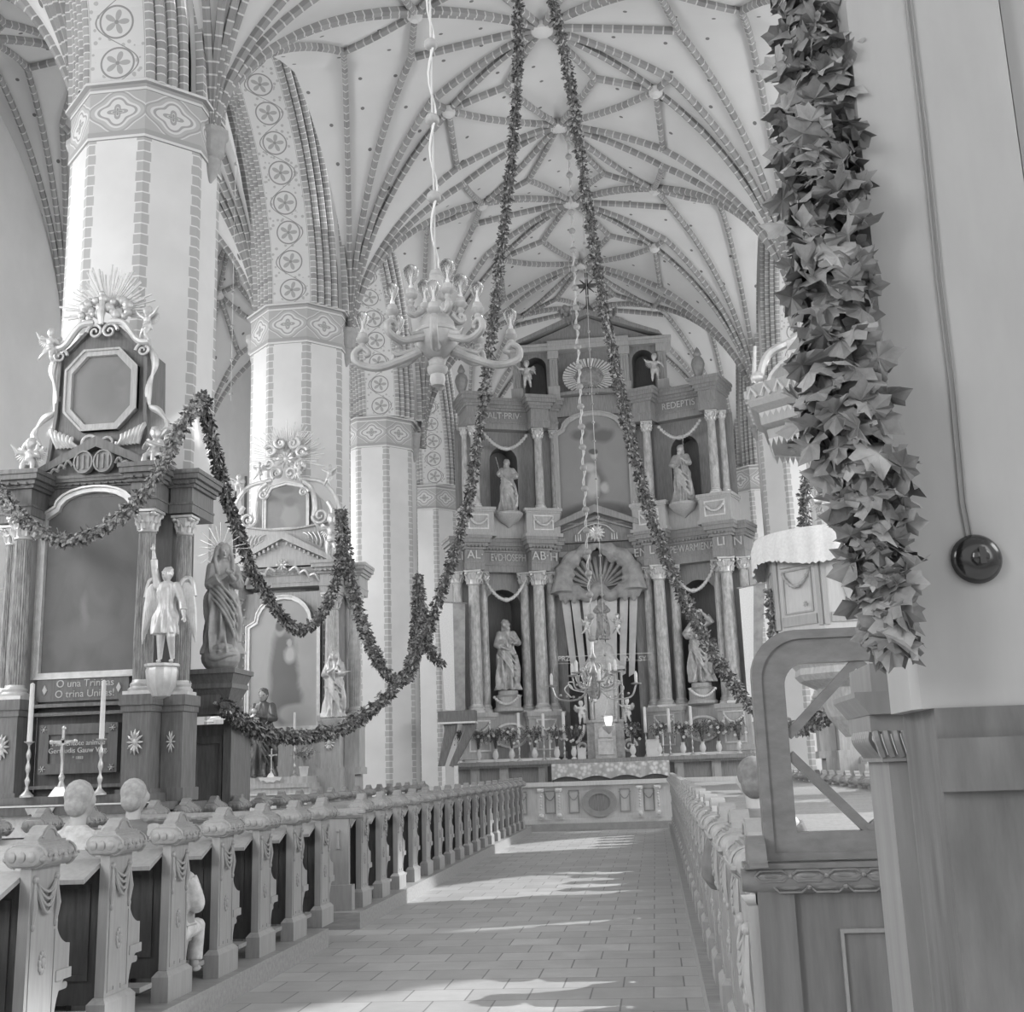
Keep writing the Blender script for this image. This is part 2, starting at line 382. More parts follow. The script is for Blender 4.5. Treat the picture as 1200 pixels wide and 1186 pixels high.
for x, ysw in ((-13.1, WIN_Y),):
    for y in ysw:
        wn += 1; b = MB()
        for dy in (-1.47, -.5, .5, 1.42): b.box(x - .04, x + .04, y + dy, y + dy + .05, 3.6, 11.4)
        for z in [3.6 + .8 * k for k in range(9)]: b.box(x - .02, x + .02, y - 1.5, y + 1.5, z, z + .03)
        struct(b.build('window_%d' % wn, M_MULL))
# ---------------------------------------------------------------- pillars and arcades
def octo(r, cx=0, cy=0): return [(cx + r * cos(radians(22.5 + 45 * k)), cy + r * sin(radians(22.5 + 45 * k))) for k in range(8)]
def octprism(b, r, z0, z1, uvk=1, per=1, r2=None, vh=None):
    A = octo(r); B = octo(r2 or r); vs = [(x, y, z0) for x, y in A] + [(x, y, z1) for x, y in B]
    side = (V(A[0]) - V(A[1])).length
    fs = [(i, (i + 1) % 8, 8 + (i + 1) % 8, 8 + i) for i in range(8)] + [tuple(range(7, -1, -1)), tuple(range(8, 16))]
    hv = vh if vh else z1 - z0
    U = uvk
    uvs = [((0, 0), (U, 0), (U, hv), (0, hv)) for _ in range(8)] + [tuple((.5, .5) for _ in range(8))] * 2
    b.add(vs, fs, uvs)
def pillar(x, y, label, grp='octagonal brick edged pillars'):
    t = thing('pillar', label, 'pillar', (x, y, 0), group=grp); r = 1.0 / cos(radians(22.5)); 
    b = MB(); octprism(b, r * 1.12, 0, .9); octprism(b, r * 1.12, .9, 1.0, r2=r); b.build('plinth', M_PLASTER, t)
    b = MB(); octprism(b, r, 1.0, 10.5); b.build('shaft', M_SHAFT, t)
    b = MB(); octprism(b, r * 1.015, 10.62, 11.25, vh=1.0); b.build('painted_frieze', M_FRIEZE, t)
    for z in (10.5, 11.25):
        b = MB(); octprism(b, r * 1.03, z, z + .12, uvk=1.2); b.build('brick_course', M_COURSE, t)
    b = MB(); octprism(b, r * 1.10, 11.345, 11.39, uvk=1.2); b.build('impost', M_COURSE, t)
    b = MB()
    for k in (-1, 1):
        b.lathe([(.02, -.75), (.1, -.62), (.16, -.4), (.14, -.36), (.2, -.3), (.22, -.05), (.26, 0), (.26, .08)], (k * 1.02, 0, 11.0), 10)
    b.build('corbel', M_STONE, t, smooth='auto')
    return t
NM = ['beside the camera', 'behind the first side altar', 'behind the second side altar', 'third from the camera, nearest the high altar', 'beyond the high altar']
for i, y in enumerate(PYS):
    for x, sd in ((LX, 'left'), (RX, 'right')):
        lab = {('left', 1): 'octagonal white pillar behind the large dark side altar', ('left', 2): 'octagonal white pillar behind the side altar with rayed cloud wreath',
               ('left', 3): 'octagonal white pillar, last of the left row before the high altar', ('right', 3): 'octagonal pillar seen behind the pulpit between canopy and fringed parapet',
               ('left', 4): 'shaded pillar with painted frieze left of the high altar', ('right', 4): 'shaded pillar with painted frieze right of the high altar',
               ('right', 1): 'octagonal pillar carrying the pulpit', ('right', 2): 'octagonal pillar behind the altar right of the pulpit'}.get((sd, i), 'octagonal white pillar beside the camera on the %s' % sd)
        pillar(x + ((0, 0, -.1, -.28, -.4) if sd == 'left' else (0, 0, 0, -.12, -.3))[i], y, lab)
ASP, AH = 3.14, 4.2; AR = (ASP * ASP + AH * AH) / (2 * ASP)
def arcpts(off, n=10): # right half from springing to apex in (dy, z)
    cx = ASP - AR; R = AR + off; amax = math.acos(-cx / R); return [(cx + R * cos(amax * k / n), 11.37 + R * sin(amax * k / n)) for k in range(n + 1)]
def full(off, n=10): a = arcpts(off, n); return [(p[0], p[1]) for p in a] + [(-p[0], p[1]) for p in a[-2::-1]]
def arcade(name, x, ymids):
    o = None; wb = MB(); sb = MB(); rb = MB()
    for ym in ymids:
        A = full(.0); n = len(A); L = 0; vs = []; uvs = []; Ls = [0]
        for k in range(1, n): Ls.append(Ls[-1] + (V(A[k]) - V(A[k - 1])).length)
        vs = [(x - .42, ym + p[0], p[1]) for p in A] + [(x + .42, ym + p[0], p[1]) for p in A]
        sb.add(vs, [(k, k + 1, n + k + 1, n + k) for k in range(n - 1)], [((0, Ls[k]), (0, Ls[k + 1]), (.8, Ls[k + 1]), (.8, Ls[k])) for k in range(n - 1)])
        for s in (-1, 1):
            prev = None
            for xo, off in ((.42, 0), (.5, .04), (.5, .12), (.62, .12), (.62, .26), (.74, .26), (.74, .40), (.86, .40), (.86, .62), (1.03, .62)):
                cur = [(x + s * xo, ym + p[0], p[1]) for p in full(off)]
                if prev: wb.add(prev + cur, [(k, k + 1, n + k + 1, n + k) for k in range(n - 1)])
                prev = cur
            for xo, off in ((.47, .06), (.59, .15), (.71, .29), (.82, .43)):
                rb.tube([(x + s * xo, ym + p[0], p[1]) for p in full(off)], .075, 8, False, uvlen=True)
            rb.tube([(x + s * 1.0, ym + p[0], p[1]) for p in full(.66)], .08, 4, False, uvlen=True)
            top = [(x + s * 1.03, ym + p[0], 17) for p in full(.62)]
            wb.add([(x + s * 1.03, ym + p[0], p[1]) for p in full(.62)] + top, [(k, k + 1, n + k + 1, n + k) for k in range(n - 1)])
            e = full(.62)[0][0]
            for q in (-1, 1): wb.add([(x + s * 1.03, ym + q * e, 11.37), (x + s * 1.03, ym + q * 4.2, 11.37), (x + s * 1.03, ym + q * 4.2, 17), (x + s * 1.03, ym + q * e, 17)], [(0, 1, 2, 3)])
        wb.box(x - .86, x + .86, ym - 4.2, ym - 3.6, 11.37, 16); wb.box(x - .86, x + .86, ym + 3.6, ym + 4.2, 11.37, 16)
    o = struct(wb.build(name, M_PLASTER)); sb.build('painted_soffit', M_VINE, o); rb.build('roll_mouldings', M_ROLL, o, smooth='auto')
arcade('wall_arcade_left', LX, [y - 4.2 for y in PYS]); arcade('wall_arcade_right', RX, [y - 4.2 for y in PYS])
# low platforms of the pews and the altar step
b = MB(); b.box(-11.5, -3.0, 3.0, 10.85, 0, .16); struct(b.build('trim_1', M_PLINTH))
b = MB(); b.box(-11.5, -3.0, 12.0, 28.6, 0, .16); b.box(-11.5, -3.6, 10.85, 12.0, 0, .159); struct(b.build('trim_2', M_PLINTH))
b = MB(); b.box(.22, 9.5, 2.9, 28.6, 0, .16); struct(b.build('trim_3', M_PLINTH))
b = MB(); b.box(-9, 6.3, 29.2, 41, 0, .17); b.box(-5.8, 3.0, 31.0, 41, .17, .34); struct(b.build('trim_4', M_STONE))
# ---------------------------------------------------------------- sculpted figures
def sculpt(b, voxel, name, m, parent, smooth_it=1):
    o = b.build('tmp', m)
    md = o.modifiers.new('r', 'REMESH'); md.mode = 'VOXEL'; md.voxel_size = voxel; md.use_smooth_shade = True
    if smooth_it: sm = o.modifiers.new('s', 'SMOOTH'); sm.factor = .5; sm.iterations = smooth_it
    dg = bpy.context.evaluated_depsgraph_get(); me = bpy.data.meshes.new_from_object(o.evaluated_get(dg))
    old = o.data; bpy.data.objects.remove(o); bpy.data.meshes.remove(old)
    me.name = name; me.materials.clear(); me.materials.append(m); me.polygons.foreach_set('use_smooth', [True] * len(me.polygons))
    r = bpy.data.objects.new(name, me); C.objects.link(r); r.parent = parent; return r
def head(b, c, s=1, beard=False, hair='short', tilt=(0, 0), sc_=1.0):
    old = b.M; b.M = old @ Matrix.Translation(c) @ Matrix.Rotation(tilt[0], 4, 'Z') @ Matrix.Rotation(tilt[1], 4, 'X')
    k = s * sc_
    b.sph((0, 0, .0), .052 * k, .062 * k, .07 * k, 14, 10); b.sph((0, -.018 * k, -.03 * k), .038 * k, .042 * k, .042 * k)
    b.tube([(0, -.058 * k, .018 * k), (0, -.074 * k, -.008 * k), (0, -.06 * k, -.014 * k)], [.006 * k, .011 * k, .008 * k], 6)
    for q in (-1, 1):
        b.sph((q * .021 * k, -.052 * k, .012 * k), .011 * k, .008 * k, .007 * k, 8, 6); b.tube([(q * .008 * k, -.06 * k, .026 * k), (q * .036 * k, -.05 * k, .026 * k)], .006 * k, 5)
        b.sph((q * .053 * k, 0, -.002 * k), .008 * k, .014 * k, .02 * k, 8, 6)
    b.tube([(-.016 * k, -.055 * k, -.033 * k), (0, -.062 * k, -.031 * k), (.016 * k, -.055 * k, -.033 * k)], .006 * k, 5)
    if hair:
        b.sph((0, .014 * k, .018 * k), .06 * k, .064 * k, .066 * k, 12, 8)
        rr = random.Random(3)
        for i in range(16):
            a = rr.uniform(0, 2 * pi); e = rr.uniform(.1, 1.2); b.sph((.054 * k * cos(a) * cos(e), .014 * k + .056 * k * abs(sin(a)) * cos(e), .02 * k + .06 * k * sin(e)), .018 * k, n=7, m=5)
    if hair == 'long':
        b.sph((0, .035 * k, -.05 * k), .058 * k, .04 * k, .07 * k)
    if beard:
        b.sph((0, -.04 * k, -.075 * k), .034 * k, .028 * k, .055 * k); b.sph((0, -.05 * k, -.05 * k), .04 * k, .022 * k, .03 * k)
    b.M = old
def hand(b, wrist, direction, s=1, curl=.5, side=1):
    d = V(direction).normalized(); n = d.cross(V((0, 1, 0)));
    if n.length < .1: n = V((1, 0, 0))
    n.normalize(); q = d.cross(n); W = V(wrist)
    b.tube([W, W + d * .025 * s, W + d * .05 * s], [.012 * s, .019 * s, .017 * s], 7, flat=1)
    for i in range(4):
        o = W + d * .045 * s + n * (.0085 * (i - 1.5) * s); L = (.032, .038, .036, .028)[i] * s
        b.tube([o, o + d * L * .6, o + d * L + q * curl * L * .6], [.006 * s, .0055 * s, .004 * s], 5)
    o = W + d * .015 * s - n * .014 * s * side; b.tube([o, o - n * .018 * s * side + d * .018 * s, o - n * .016 * s * side + d * .034 * s], [.008 * s, .007 * s, .005 * s], 5)
def arm(b, sh, el, ha, s=1, r=(.04, .033, .018), sleeve=1.5, hd=None, curl=.5, side=1):
    sh, el, ha = V(sh) * s, V(el) * s, V(ha) * s
    b.sph(sh, .048 * s); b.tube([sh, sh.lerp(el, .5), el], [r[0] * s * 1.1, r[0] * s, r[1] * s], 9); b.sph(el, r[1] * s * 1.05)
    b.tube([el, el.lerp(ha, .45), ha], [r[1] * s, r[1] * .9 * s, r[2] * s], 9)
    if sleeve > 1: b.tube([sh, el, el.lerp(ha, .55)], [r[0] * s * 1.2, r[1] * s * sleeve, r[1] * s * (sleeve + .1)], 10)
    hand(b, ha, hd or (ha - el), s, curl, side)
def robe(b, s, ring, n=72, folds=9, amp=.21, seed=1, sway=.0):
    # ring: list of (z, rx, ry, fold amount, x shift)
    rr = random.Random(seed); ph = [rr.uniform(0, 6.28) for _ in range(4)]; R = []
    K = 30; zs = [ring[0][0] + (ring[-1][0] - ring[0][0]) * i / K for i in range(K + 1)]
    def interp(z):
        for a, c in zip(ring, ring[1:]):
            if z <= c[0] + 1e-9:
                t = (z - a[0]) / (c[0] - a[0]); t = t * t * (3 - 2 * t); return [p + (q - p) * t for p, q in zip(a, c)]
        return list(ring[-1])
    vs = []
    for z in zs:
        _, rx, ry, fa, xs = interp(z)
        for i in range(n):
            a = 2 * pi * i / n
            f = 1 + fa * amp * (sin(folds * a + ph[0] + 2.0 * z * 3) + .6 * sin((folds * 2 - 5) * a + ph[1] - z * 5) + .5 * sin(3 * a + ph[2] + z * 6))
            vs.append((s * (xs + rx * f * cos(a)), s * ry * f * sin(a), s * z))
    fs = [(j * n + i, j * n + (i + 1) % n, (j + 1) * n + (i + 1) % n, (j + 1) * n + i) for j in range(K) for i in range(n)]
    fs += [tuple(range(n - 1, -1, -1)), tuple(K * n + i for i in range(n))]
    b.add(vs, fs)
def wing(name, s, side, m, parent, loc=(0, 0, 0), up=1.0, folded=False):
    b = MB(); k = 11
    if folded:
        for i in range(10):
            t = i / 9; o = V((side * s * (.02 + .1 * t), .02, s * (.02 + .05 * sin(pi * t)))); e = o + V((side * (.01 + .07 * t), .02, -1)).normalized() * s * (.22 + .26 * t)
            b.tube([o, o.lerp(e, .4), o.lerp(e, .8), e], [.015 * s, .026 * s, .022 * s, .005 * s], 6, flat=1)
        b.tube(bez([(0, 0, 0), (side * .05 * s, .02 * s, .1 * s), (side * .11 * s, .03 * s, .09 * s), (side * .14 * s, .03 * s, -.05 * s)], 4), .025 * s, 8)
        return b.build(name, m, parent, smooth='auto', loc=loc)
    for i in range(k):
        t = i / (k - 1); a = radians(60 - 135 * t) * up; L = s * (.30 + .16 * sin(pi * t) + .12 * t); o = V((side * s * (.03 + .16 * min(1, t * 1.3)), s * (.02 + .03 * t), s * (.12 * sin(pi * t * .8))))
        o = V((side * s * .05, 0, 0)) + V((side * s * .16 * (1 - t), 0, s * .20 * (1 - t)))
        e = o + V((side * cos(radians(35 - 118 * t)), .25, sin(radians(35 - 118 * t)))) * L * .8
        b.tube([o, o.lerp(e, .3), o.lerp(e, .75), e], [.012 * s, .032 * s, .03 * s, .006 * s], 6, flat=1)
    b.tube([(0, 0, 0), (side * .1 * s, .02 * s, .12 * s), (side * .24 * s, .03 * s, .22 * s)], [.03 * s, .035 * s, .015 * s], 8)
    o = b.build(name, m, parent, smooth='auto', loc=loc); return o
def saint(label, loc, h, m, rz=0, arms=None, beard=False, hair='short', seed=1, voxel=.014, veil=False, tilt=(0, 0), lean=0, name='statue', cat='statue', base=None, legs=False, extra=None):
    t = thing(name, label, cat, loc, rz); b = MB(); s = h
    if legs:
        robe(b, s, [(.30, .12, .10, 1.4, lean), (.45, .115, .09, 1.0, lean * .6), (.60, .085, .07, .5, 0), (.74, .105, .075, .5, 0), (.83, .09, .06, .2, 0), (.86, .03, .03, 0, 0)], seed=seed, amp=.2)
        for q, kx, ky in ((-1, -.05, .0), (1, .07, -.05)):
            b.tube([(q * .05 * s, 0, .45 * s), (kx * s, ky * s, .26 * s), (kx * 1.1 * s, .01 * s, .04 * s)], [.065 * s, .045 * s, .024 * s], 10)
            b.sph((kx * 1.1 * s, -.035 * s, .018 * s), .022 * s, .055 * s, .018 * s)
    else:
        robe(b, s, [(0.01, .15, .125, 1.5, lean), (.12, .135, .11, 1.3, lean), (.32, .13, .105, 1.1, lean * .7), (.5, .125, .095, .9, lean * .3), (.62, .1, .078, .6, 0), (.74, .115, .08, .6, 0), (.82, .1, .065, .3, 0), (.865, .03, .03, 0, 0)], seed=seed)
        for q in (-1, 1): b.sph((q * .055 * s + lean * s, -.12 * s, .015 * s), .025 * s, .05 * s, .018 * s)
        # mantle falling diagonally across the front
        for k in range(5):
            z0 = .74 - .05 * k; b.tube(bez([(-.13 * s, -.02 * s, z0 * s), (-.05 * s, -.115 * s, (z0 - .12) * s), (.06 * s, -.125 * s, (z0 - .24 - .02 * k) * s), (.14 * s, -.03 * s, (z0 - .33 - .05 * k) * s)], 4), .014 * s, 6)
        b.tube([(.12 * s, -.03 * s, .5 * s), (.15 * s, -.04 * s, .3 * s), (.15 * s, -.02 * s, .12 * s)], [.03 * s, .04 * s, .03 * s], 8)
    b.tube([(0, 0, .83 * s), (0, -.005 * s, .9 * s)], .028 * s, 9)
    head(b, (0, -.01 * s, .925 * s), s, beard, hair, tilt)
    if veil:
        b.sph((0, .035 * s, .94 * s), .07 * s, .062 * s, .075 * s, 14, 10); b.tube([(0, .055 * s, .93 * s), (0, .06 * s, .82 * s), (0, .075 * s, .6 * s)], [.062 * s, .1 * s, .125 * s], 12)
        for q in (-1, 1): b.tube(bez([(q * .05 * s, -.03 * s, .98 * s), (q * .066 * s, -.02 * s, .92 * s), (q * .08 * s, -.05 * s, .83 * s), (q * .06 * s, -.09 * s, .7 * s)], 4), .02 * s, 7)
    for i, A in enumerate(arms or []):
        arm(b, A[0], A[1], A[2], s, sleeve=A[3] if len(A) > 3 else 1.5, side=1 if i else -1)
    if extra: extra(b, s)
    sculpt(b, voxel, 'carved_figure', m, t)
    if base:
        q = MB(); q.lathe([(base * 1.1, -.12), (base * 1.1, -.08), (base, -.07), (base, 0)], (0, 0, 0), 20); q.build('plinth', m, t, smooth='auto')
    return t
def putto(label, loc, h, m, rz=0, pose='sit', seed=0, group=None, voxel=.012, wings=True, arms=None):
    t = thing('putto', label, 'cherub statue', loc, rz, group); b = MB(); s = h
    P = {'sit': ((-.09, -.16, .36), (-.11, -.24, .12), (.09, -.16, .36), (.10, -.22, .10), .36), 'stand': ((-.08, -.03, .22), (-.09, .0, .02), (.1, -.08, .25), (.12, .04, .05), .44),
         'fly': ((-.14, -.04, .30), (-.28, .05, .14), (.02, -.08, .24), (.10, .0, .05), .44)}[pose]
    hz = P[4]
    b.sph((0, -.01 * s, (hz + .06) * s), .115 * s, .10 * s, .11 * s); b.sph((0, -.01 * s, (hz + .2) * s), .105 * s, .085 * s, .12 * s)
    b.sph((-.05 * s, .03 * s, (hz) * s), .08 * s); b.sph((.05 * s, .03 * s, hz * s), .08 * s)
    for q, k, f in ((-1, P[0], P[1]), (1, P[2], P[3])):
        k = V(k) * s; f = V(f) * s; hp = V((q * .06 * s, 0, hz * s))
        b.tube([hp, hp.lerp(k, .5), k], [.08 * s, .078 * s, .052 * s], 10); b.tube([k, k.lerp(f, .4), f], [.052 * s, .055 * s, .03 * s], 10); b.sph(f + V((0, -.03 * s, -.005 * s)), .028 * s, .055 * s, .024 * s)
    A = arms or (((-.11, 0, hz + .27), (-.24, -.03, hz + .24), (-.32, -.1, hz + .36)), ((.11, 0, hz + .27), (.19, -.08, hz + .14), (.1, -.19, hz + .17)))
    for i, a_ in enumerate(A): arm(b, a_[0], a_[1], a_[2], s, r=(.05, .043, .026), sleeve=1, side=1 if i else -1)
    b.tube([(0, 0, (hz + .28) * s), (0, 0, (hz + .36) * s)], .04 * s, 9)
    head(b, (0, -.01 * s, (hz + .44) * s), s, False, 'short', (random.Random(seed).uniform(-.5, .5), 0), 1.7)
    b.tube(bez([(-.13 * s, .02 * s, (hz + .02) * s), (0, -.13 * s, (hz - .02) * s), (.13 * s, -.02 * s, (hz + .05) * s), (.16 * s, .05 * s, (hz - .12) * s)], 4), .026 * s, 7)
    sculpt(b, voxel, 'carved_figure', m, t)
    if wings:
        for q in (-1, 1): wing('wing', s * .52, q, m, t, (q * .04 * s, .07 * s, (hz + .22) * s))
    return t
# ---------------------------------------------------------------- pews
def pew_end(s, full=True):      # bench end standing in the yz plane, carved face towards s*x ; returns builder
    b = MB(); t = .028
    # base, post, wing
    b.box(-.055, .055, -.195, .195, 0, .15); b.add([(x, y, z) for z, k, q in ((.15, .055, .195), (.18, .032, .165)) for x, y in ((-k, -q), (k, -q), (k, q), (-k, q))], [(0, 1, 5, 4), (1, 2, 6, 5), (2, 3, 7, 6), (3, 0, 4, 7), (4, 5, 6, 7)])
    b.prism([(-.155, .17), (.155, .17), (.145, .945), (-.145, .945)], -t, t, 'x')
    w_ = [(.14, .70)] + [(.14 + .16 * (1 - cos(radians(9 * k))), .70 - .17 * sin(radians(9 * k))) for k in range(1, 11)] + [(.30, .37)] + [(.30 - .14 * sin(radians(9 * k)), .37 - .23 * (1 - cos(radians(9 * k)))) for k in range(1, 10)] + [(.14, .15)]
    b.prism(w_, -t * .8, t * .8, 'x')
    b.box(-t * 1.2, t * 1.2, .15, .31, .36, .41)
    f = s * t * 1.02
    for (y0, y1, z0, z1) in ((-.125, -.118, .2, .72), (.118, .125, .2, .62), (-.12, -.05, .2, .207), (.05, .12, .2, .207), (-.05, -.043, .2, .225), (.043, .05, .2, .225)):
        xa, xb = sorted((f, f + s * .004)); b.box(xa, xb, y0, y1, z0, z1)
    return b
def pew_carving(s):
    b = MB(); f = s * .03
    for k in range(4):
        d = .035 + .034 * k; b.tube(bez([(f, -.105, .87), (f + s * .014, -.05, .86 - d * .8), (f + s * .02, 0, .85 - d), (f + s * .014, .05, .86 - d * .8), (f, .105, .87)], 3), .0095, 6)
    for q in (-1, 1):
        b.sph((f, q * .108, .88), .02, n=8, m=6); b.tube([(f, q * .11, .87), (f + s * .006, q * .117, .75), (f, q * .115, .67)], [.009, .02, .012], 7); b.sph((f, q * .115, .655), .016, .014, .022, 8, 6)
    return b
def pew_rosette(s):
    b = MB(); f = s * .03; b.sph((f + s * .006, 0, .475), .012, .02, .026, 8, 6)
    for k in range(10):
        a = 2 * pi * k / 10; b.sph((f, .026 * cos(a), .475 + .042 * sin(a)), .011, .013, .017, 7, 5)
    return b
def pew_cap(s):
    b = MB(); r = .052; zc = .995
    sec = [(.05 + r * cos(a), zc + r * sin(a)) for a in [radians(-80 + 20 * k) for k in range(9)]]
    P = [(x, z) for x, z in sec] + [(-x, z) for x, z in reversed(sec)]
    n = len(P); vs = []; ys = [-.20, -.19, -.165, .165, .19, .20]; kk = [.35, .8, 1, 1, .8, .35]
    for y, k in zip(ys, kk): vs += [(x * (.55 + .45 * k), y, zc + (z - zc) * (.4 + .6 * k)) for x, z in P]
    fs = [(j * n + i, j * n + (i + 1) % n, (j + 1) * n + (i + 1) % n, (j + 1) * n + i) for j in range(5) for i in range(n)] + [tuple(range(n - 1, -1, -1)), tuple(5 * n + i for i in range(n))]
    b.add(vs, fs)
    b.box(-.06, .06, -.165, .165, .94, .952)
    for q in (-1, 1):
        for k in range(7):
            y = -.155 + .31 * k / 6; b.sph((q * (.05 + r * .82), y, zc + .012 * (k % 2 * 2 - 1)), .022, .034, .02, 8, 5); b.sph((q * (.05 + r * 1.08), y + .03, zc), .009, n=6, m=4)
        for k in range(3): b.sph(((k - 1) * .05, q * .193, zc), .03, .022, .03, 8, 5)
        for k in (-1, 1): b.tube([(k * (.05 + .056 * cos(a)), q * .155, zc + .054 * sin(a)) for a in [radians(-85 + 17 * i) for i in range(11)]], .008, 5)
    b.box(-.07, .07, -.16, .16, 1.035, 1.055); b.box(-.055, .055, -.14, .14, 1.055, 1.068)
    return b
def pew_finial(s):
    b = MB(); A = [(-.15, 1.066), (.15, 1.066)] + [(.15 - .055 * sin(radians(15 * k)), 1.07 + .03 * (1 - cos(radians(15 * k)))) for k in range(5)]
    A = [(-.13, 1.066), (.13, 1.066), (.12, 1.072), (.1, 1.088)] + [(.078 * cos(radians(12 + 13 * k)), 1.085 + .055 * sin(radians(12 + 13 * k))) for k in range(13)] + [(-.1, 1.088), (-.12, 1.072)]
    b.prism(A, -.04, .04, 'x'); b.tube([(s * .042, y * .8, 1.06 + (z - 1.06) * .8) for y, z in A[3:-1]], .005, 5); return b
def make_pew(s, L, label):
    t = thing('pew', label, 'pew', (0, 0, 0))
    for i, x in enumerate((0, -s * L)):
        e = pew_end(s).build('bench_end', M_PEW, t, smooth='auto'); e.location.x = x
        if i == 0:
            pew_carving(s).build('drapery_carving', M_PEW, e, smooth='auto'); pew_rosette(s).build('rosette', M_PEW, e, smooth='auto')
        pew_cap(s).build('carved_cap', M_PEW, e, smooth='auto'); pew_finial(s).build('finial', M_PEW, e, smooth='auto')
    xa, xb = sorted((-s * .03, -s * (L - .03)))
    b = MB(); b.box(xa, xb, -.03, .0, .12, .86); b.build('backrest', M_PEWDK, t)
    b = MB(); n = 3
    for k in range(3):
        u0 = xa + .08 + (xb - xa - .1) * k / 3; u1 = u0 + (xb - xa - .1) / 3 - .08
        b.ring([(u0, .25), (u1, .25), (u1, .78), (u0, .78)], [(u0 + .03, .28), (u1 - .03, .28), (u1 - .03, .75), (u0 + .03, .75)], -.042, -.03)
    b.build('panel_moulding', M_PEWDK, t)
    b = MB(); b.prism([(-.33, .80), (-.335, .825), (-.1, .915), (.02, .915), (.02, .89), (-.1, .89)], xa, xb, 'x'); b.build('book_rest', M_PEW, t, smooth='auto')
    b = MB(); b.box(xa, xb, .0, .38, .29, .325); 
    b.tube([(xa, .38, .3075), (xb, .38, .3075)], .0175, 8); b.build('seat', M_PEW, t)
    for u in (xa + .25, (xa + xb) / 2, xb - .25):
        b = MB(); b.box(u - .02, u + .02, .05, .33, .0, .29); b.build('seat_support', M_PEWDK, t)
    b = MB(); b.box(xa, xb, -.42, -.24, .1, .13); b.box(xa + .1, xa + .14, -.4, -.26, 0, .1); b.box(xb - .14, xb - .1, -.4, -.26, 0, .1); b.build('kneeler', M_PEW, t)
    return t
pl = make_pew(1, 2.3, 'x'); pr = make_pew(-1, 2.65, 'x'); first = {1: pl, -1: pr}; used = set()
def put_pew(s, x, y, label, group):
    if s not in used: used.add(s); o = first[s]; o.location = (x, y, .16); o['label'] = label
    else: o = copy_tree(first[s], None, (x, y, .16), None, label)
    o['group'] = group; return o
for k in range(8):
    put_pew(1, -3.13, 5.03 + .866 * k, 'grey carved pew in the near left block, %s row counted from the camera' % ORD[k], 'near left pews')
for k in range(18):
    put_pew(1, -3.13, 12.62 + .893 * k, 'grey carved pew in the far left block, %s row behind the garlanded front panel' % ORD[k], 'far left pews')
for k in range(1, 28):
    put_pew(-1, .345, 3.55 + .886 * k, 'grey carved pew along the right of the aisle, %s row counted from the camera' % ORD[k - 1], 'right pews')
# front panel of the far left block, facing the camera
t = thing('pew_barrier', 'grey pew front panel with carved garland swag and greek key, left of the aisle', 'pew barrier', (0, 12.21, .16))
b = MB(); b.box(-5.55, -3.16, -.03, .03, .0, .92); b.box(-5.55, -3.12, -.06, .06, 0, .25); b.box(-3.9, -3.42, -.045, .03, .3, .82); b.build('panel', M_PEW, t)
b = MB(); b.tube([(-5.55, -.02, .95), (-3.0, -.02, .95)], .055, 10)
for k in range(22): b.sph((-5.5 + .118 * k, -.06, .95 + .01 * (k % 2)), .05, .025, .025, 8, 5)
b.build('carved_cap', M_PEW, t, smooth='auto')
b = MB()
for u in (-3.75, -4.5, -5.2):
    b.tube(bez([(u - .28, -.05, .75), (u - .14, -.07, .52), (u, -.07, .46), (u + .14, -.07, .52), (u + .22, -.05, .75)], 4), [.018] * 17, 7)
    b.tube([(u + .22, -.05, .76), (u + .22, -.05, .45)], [.012, .025], 7)
for u in (-3.27, ): b.sph((u, -.05, .78), .02); b.tube([(u, -.04, .78), (u, -.04, .6)], [.01, .022], 7)
b.build('swag_carving', M_PEW, t, smooth='auto')
b = MB()
for u in (-3.75, -3.55, -3.95, -4.2, -4.4):
    for (a, c, d, e) in ((0, .16, .15, .16), (0, .01, .05, .16), (0, .12, .05, .06), (.11, .12, .06, .13), (.04, .12, .12, .13), (.04, .05, .08, .13)): b.box(u + a, u + c, -.07, -.058, d, e)
b.build('greek_key', M_PEW, t)
M_SKIN = mat('skin', 176, .5, .03, 5)
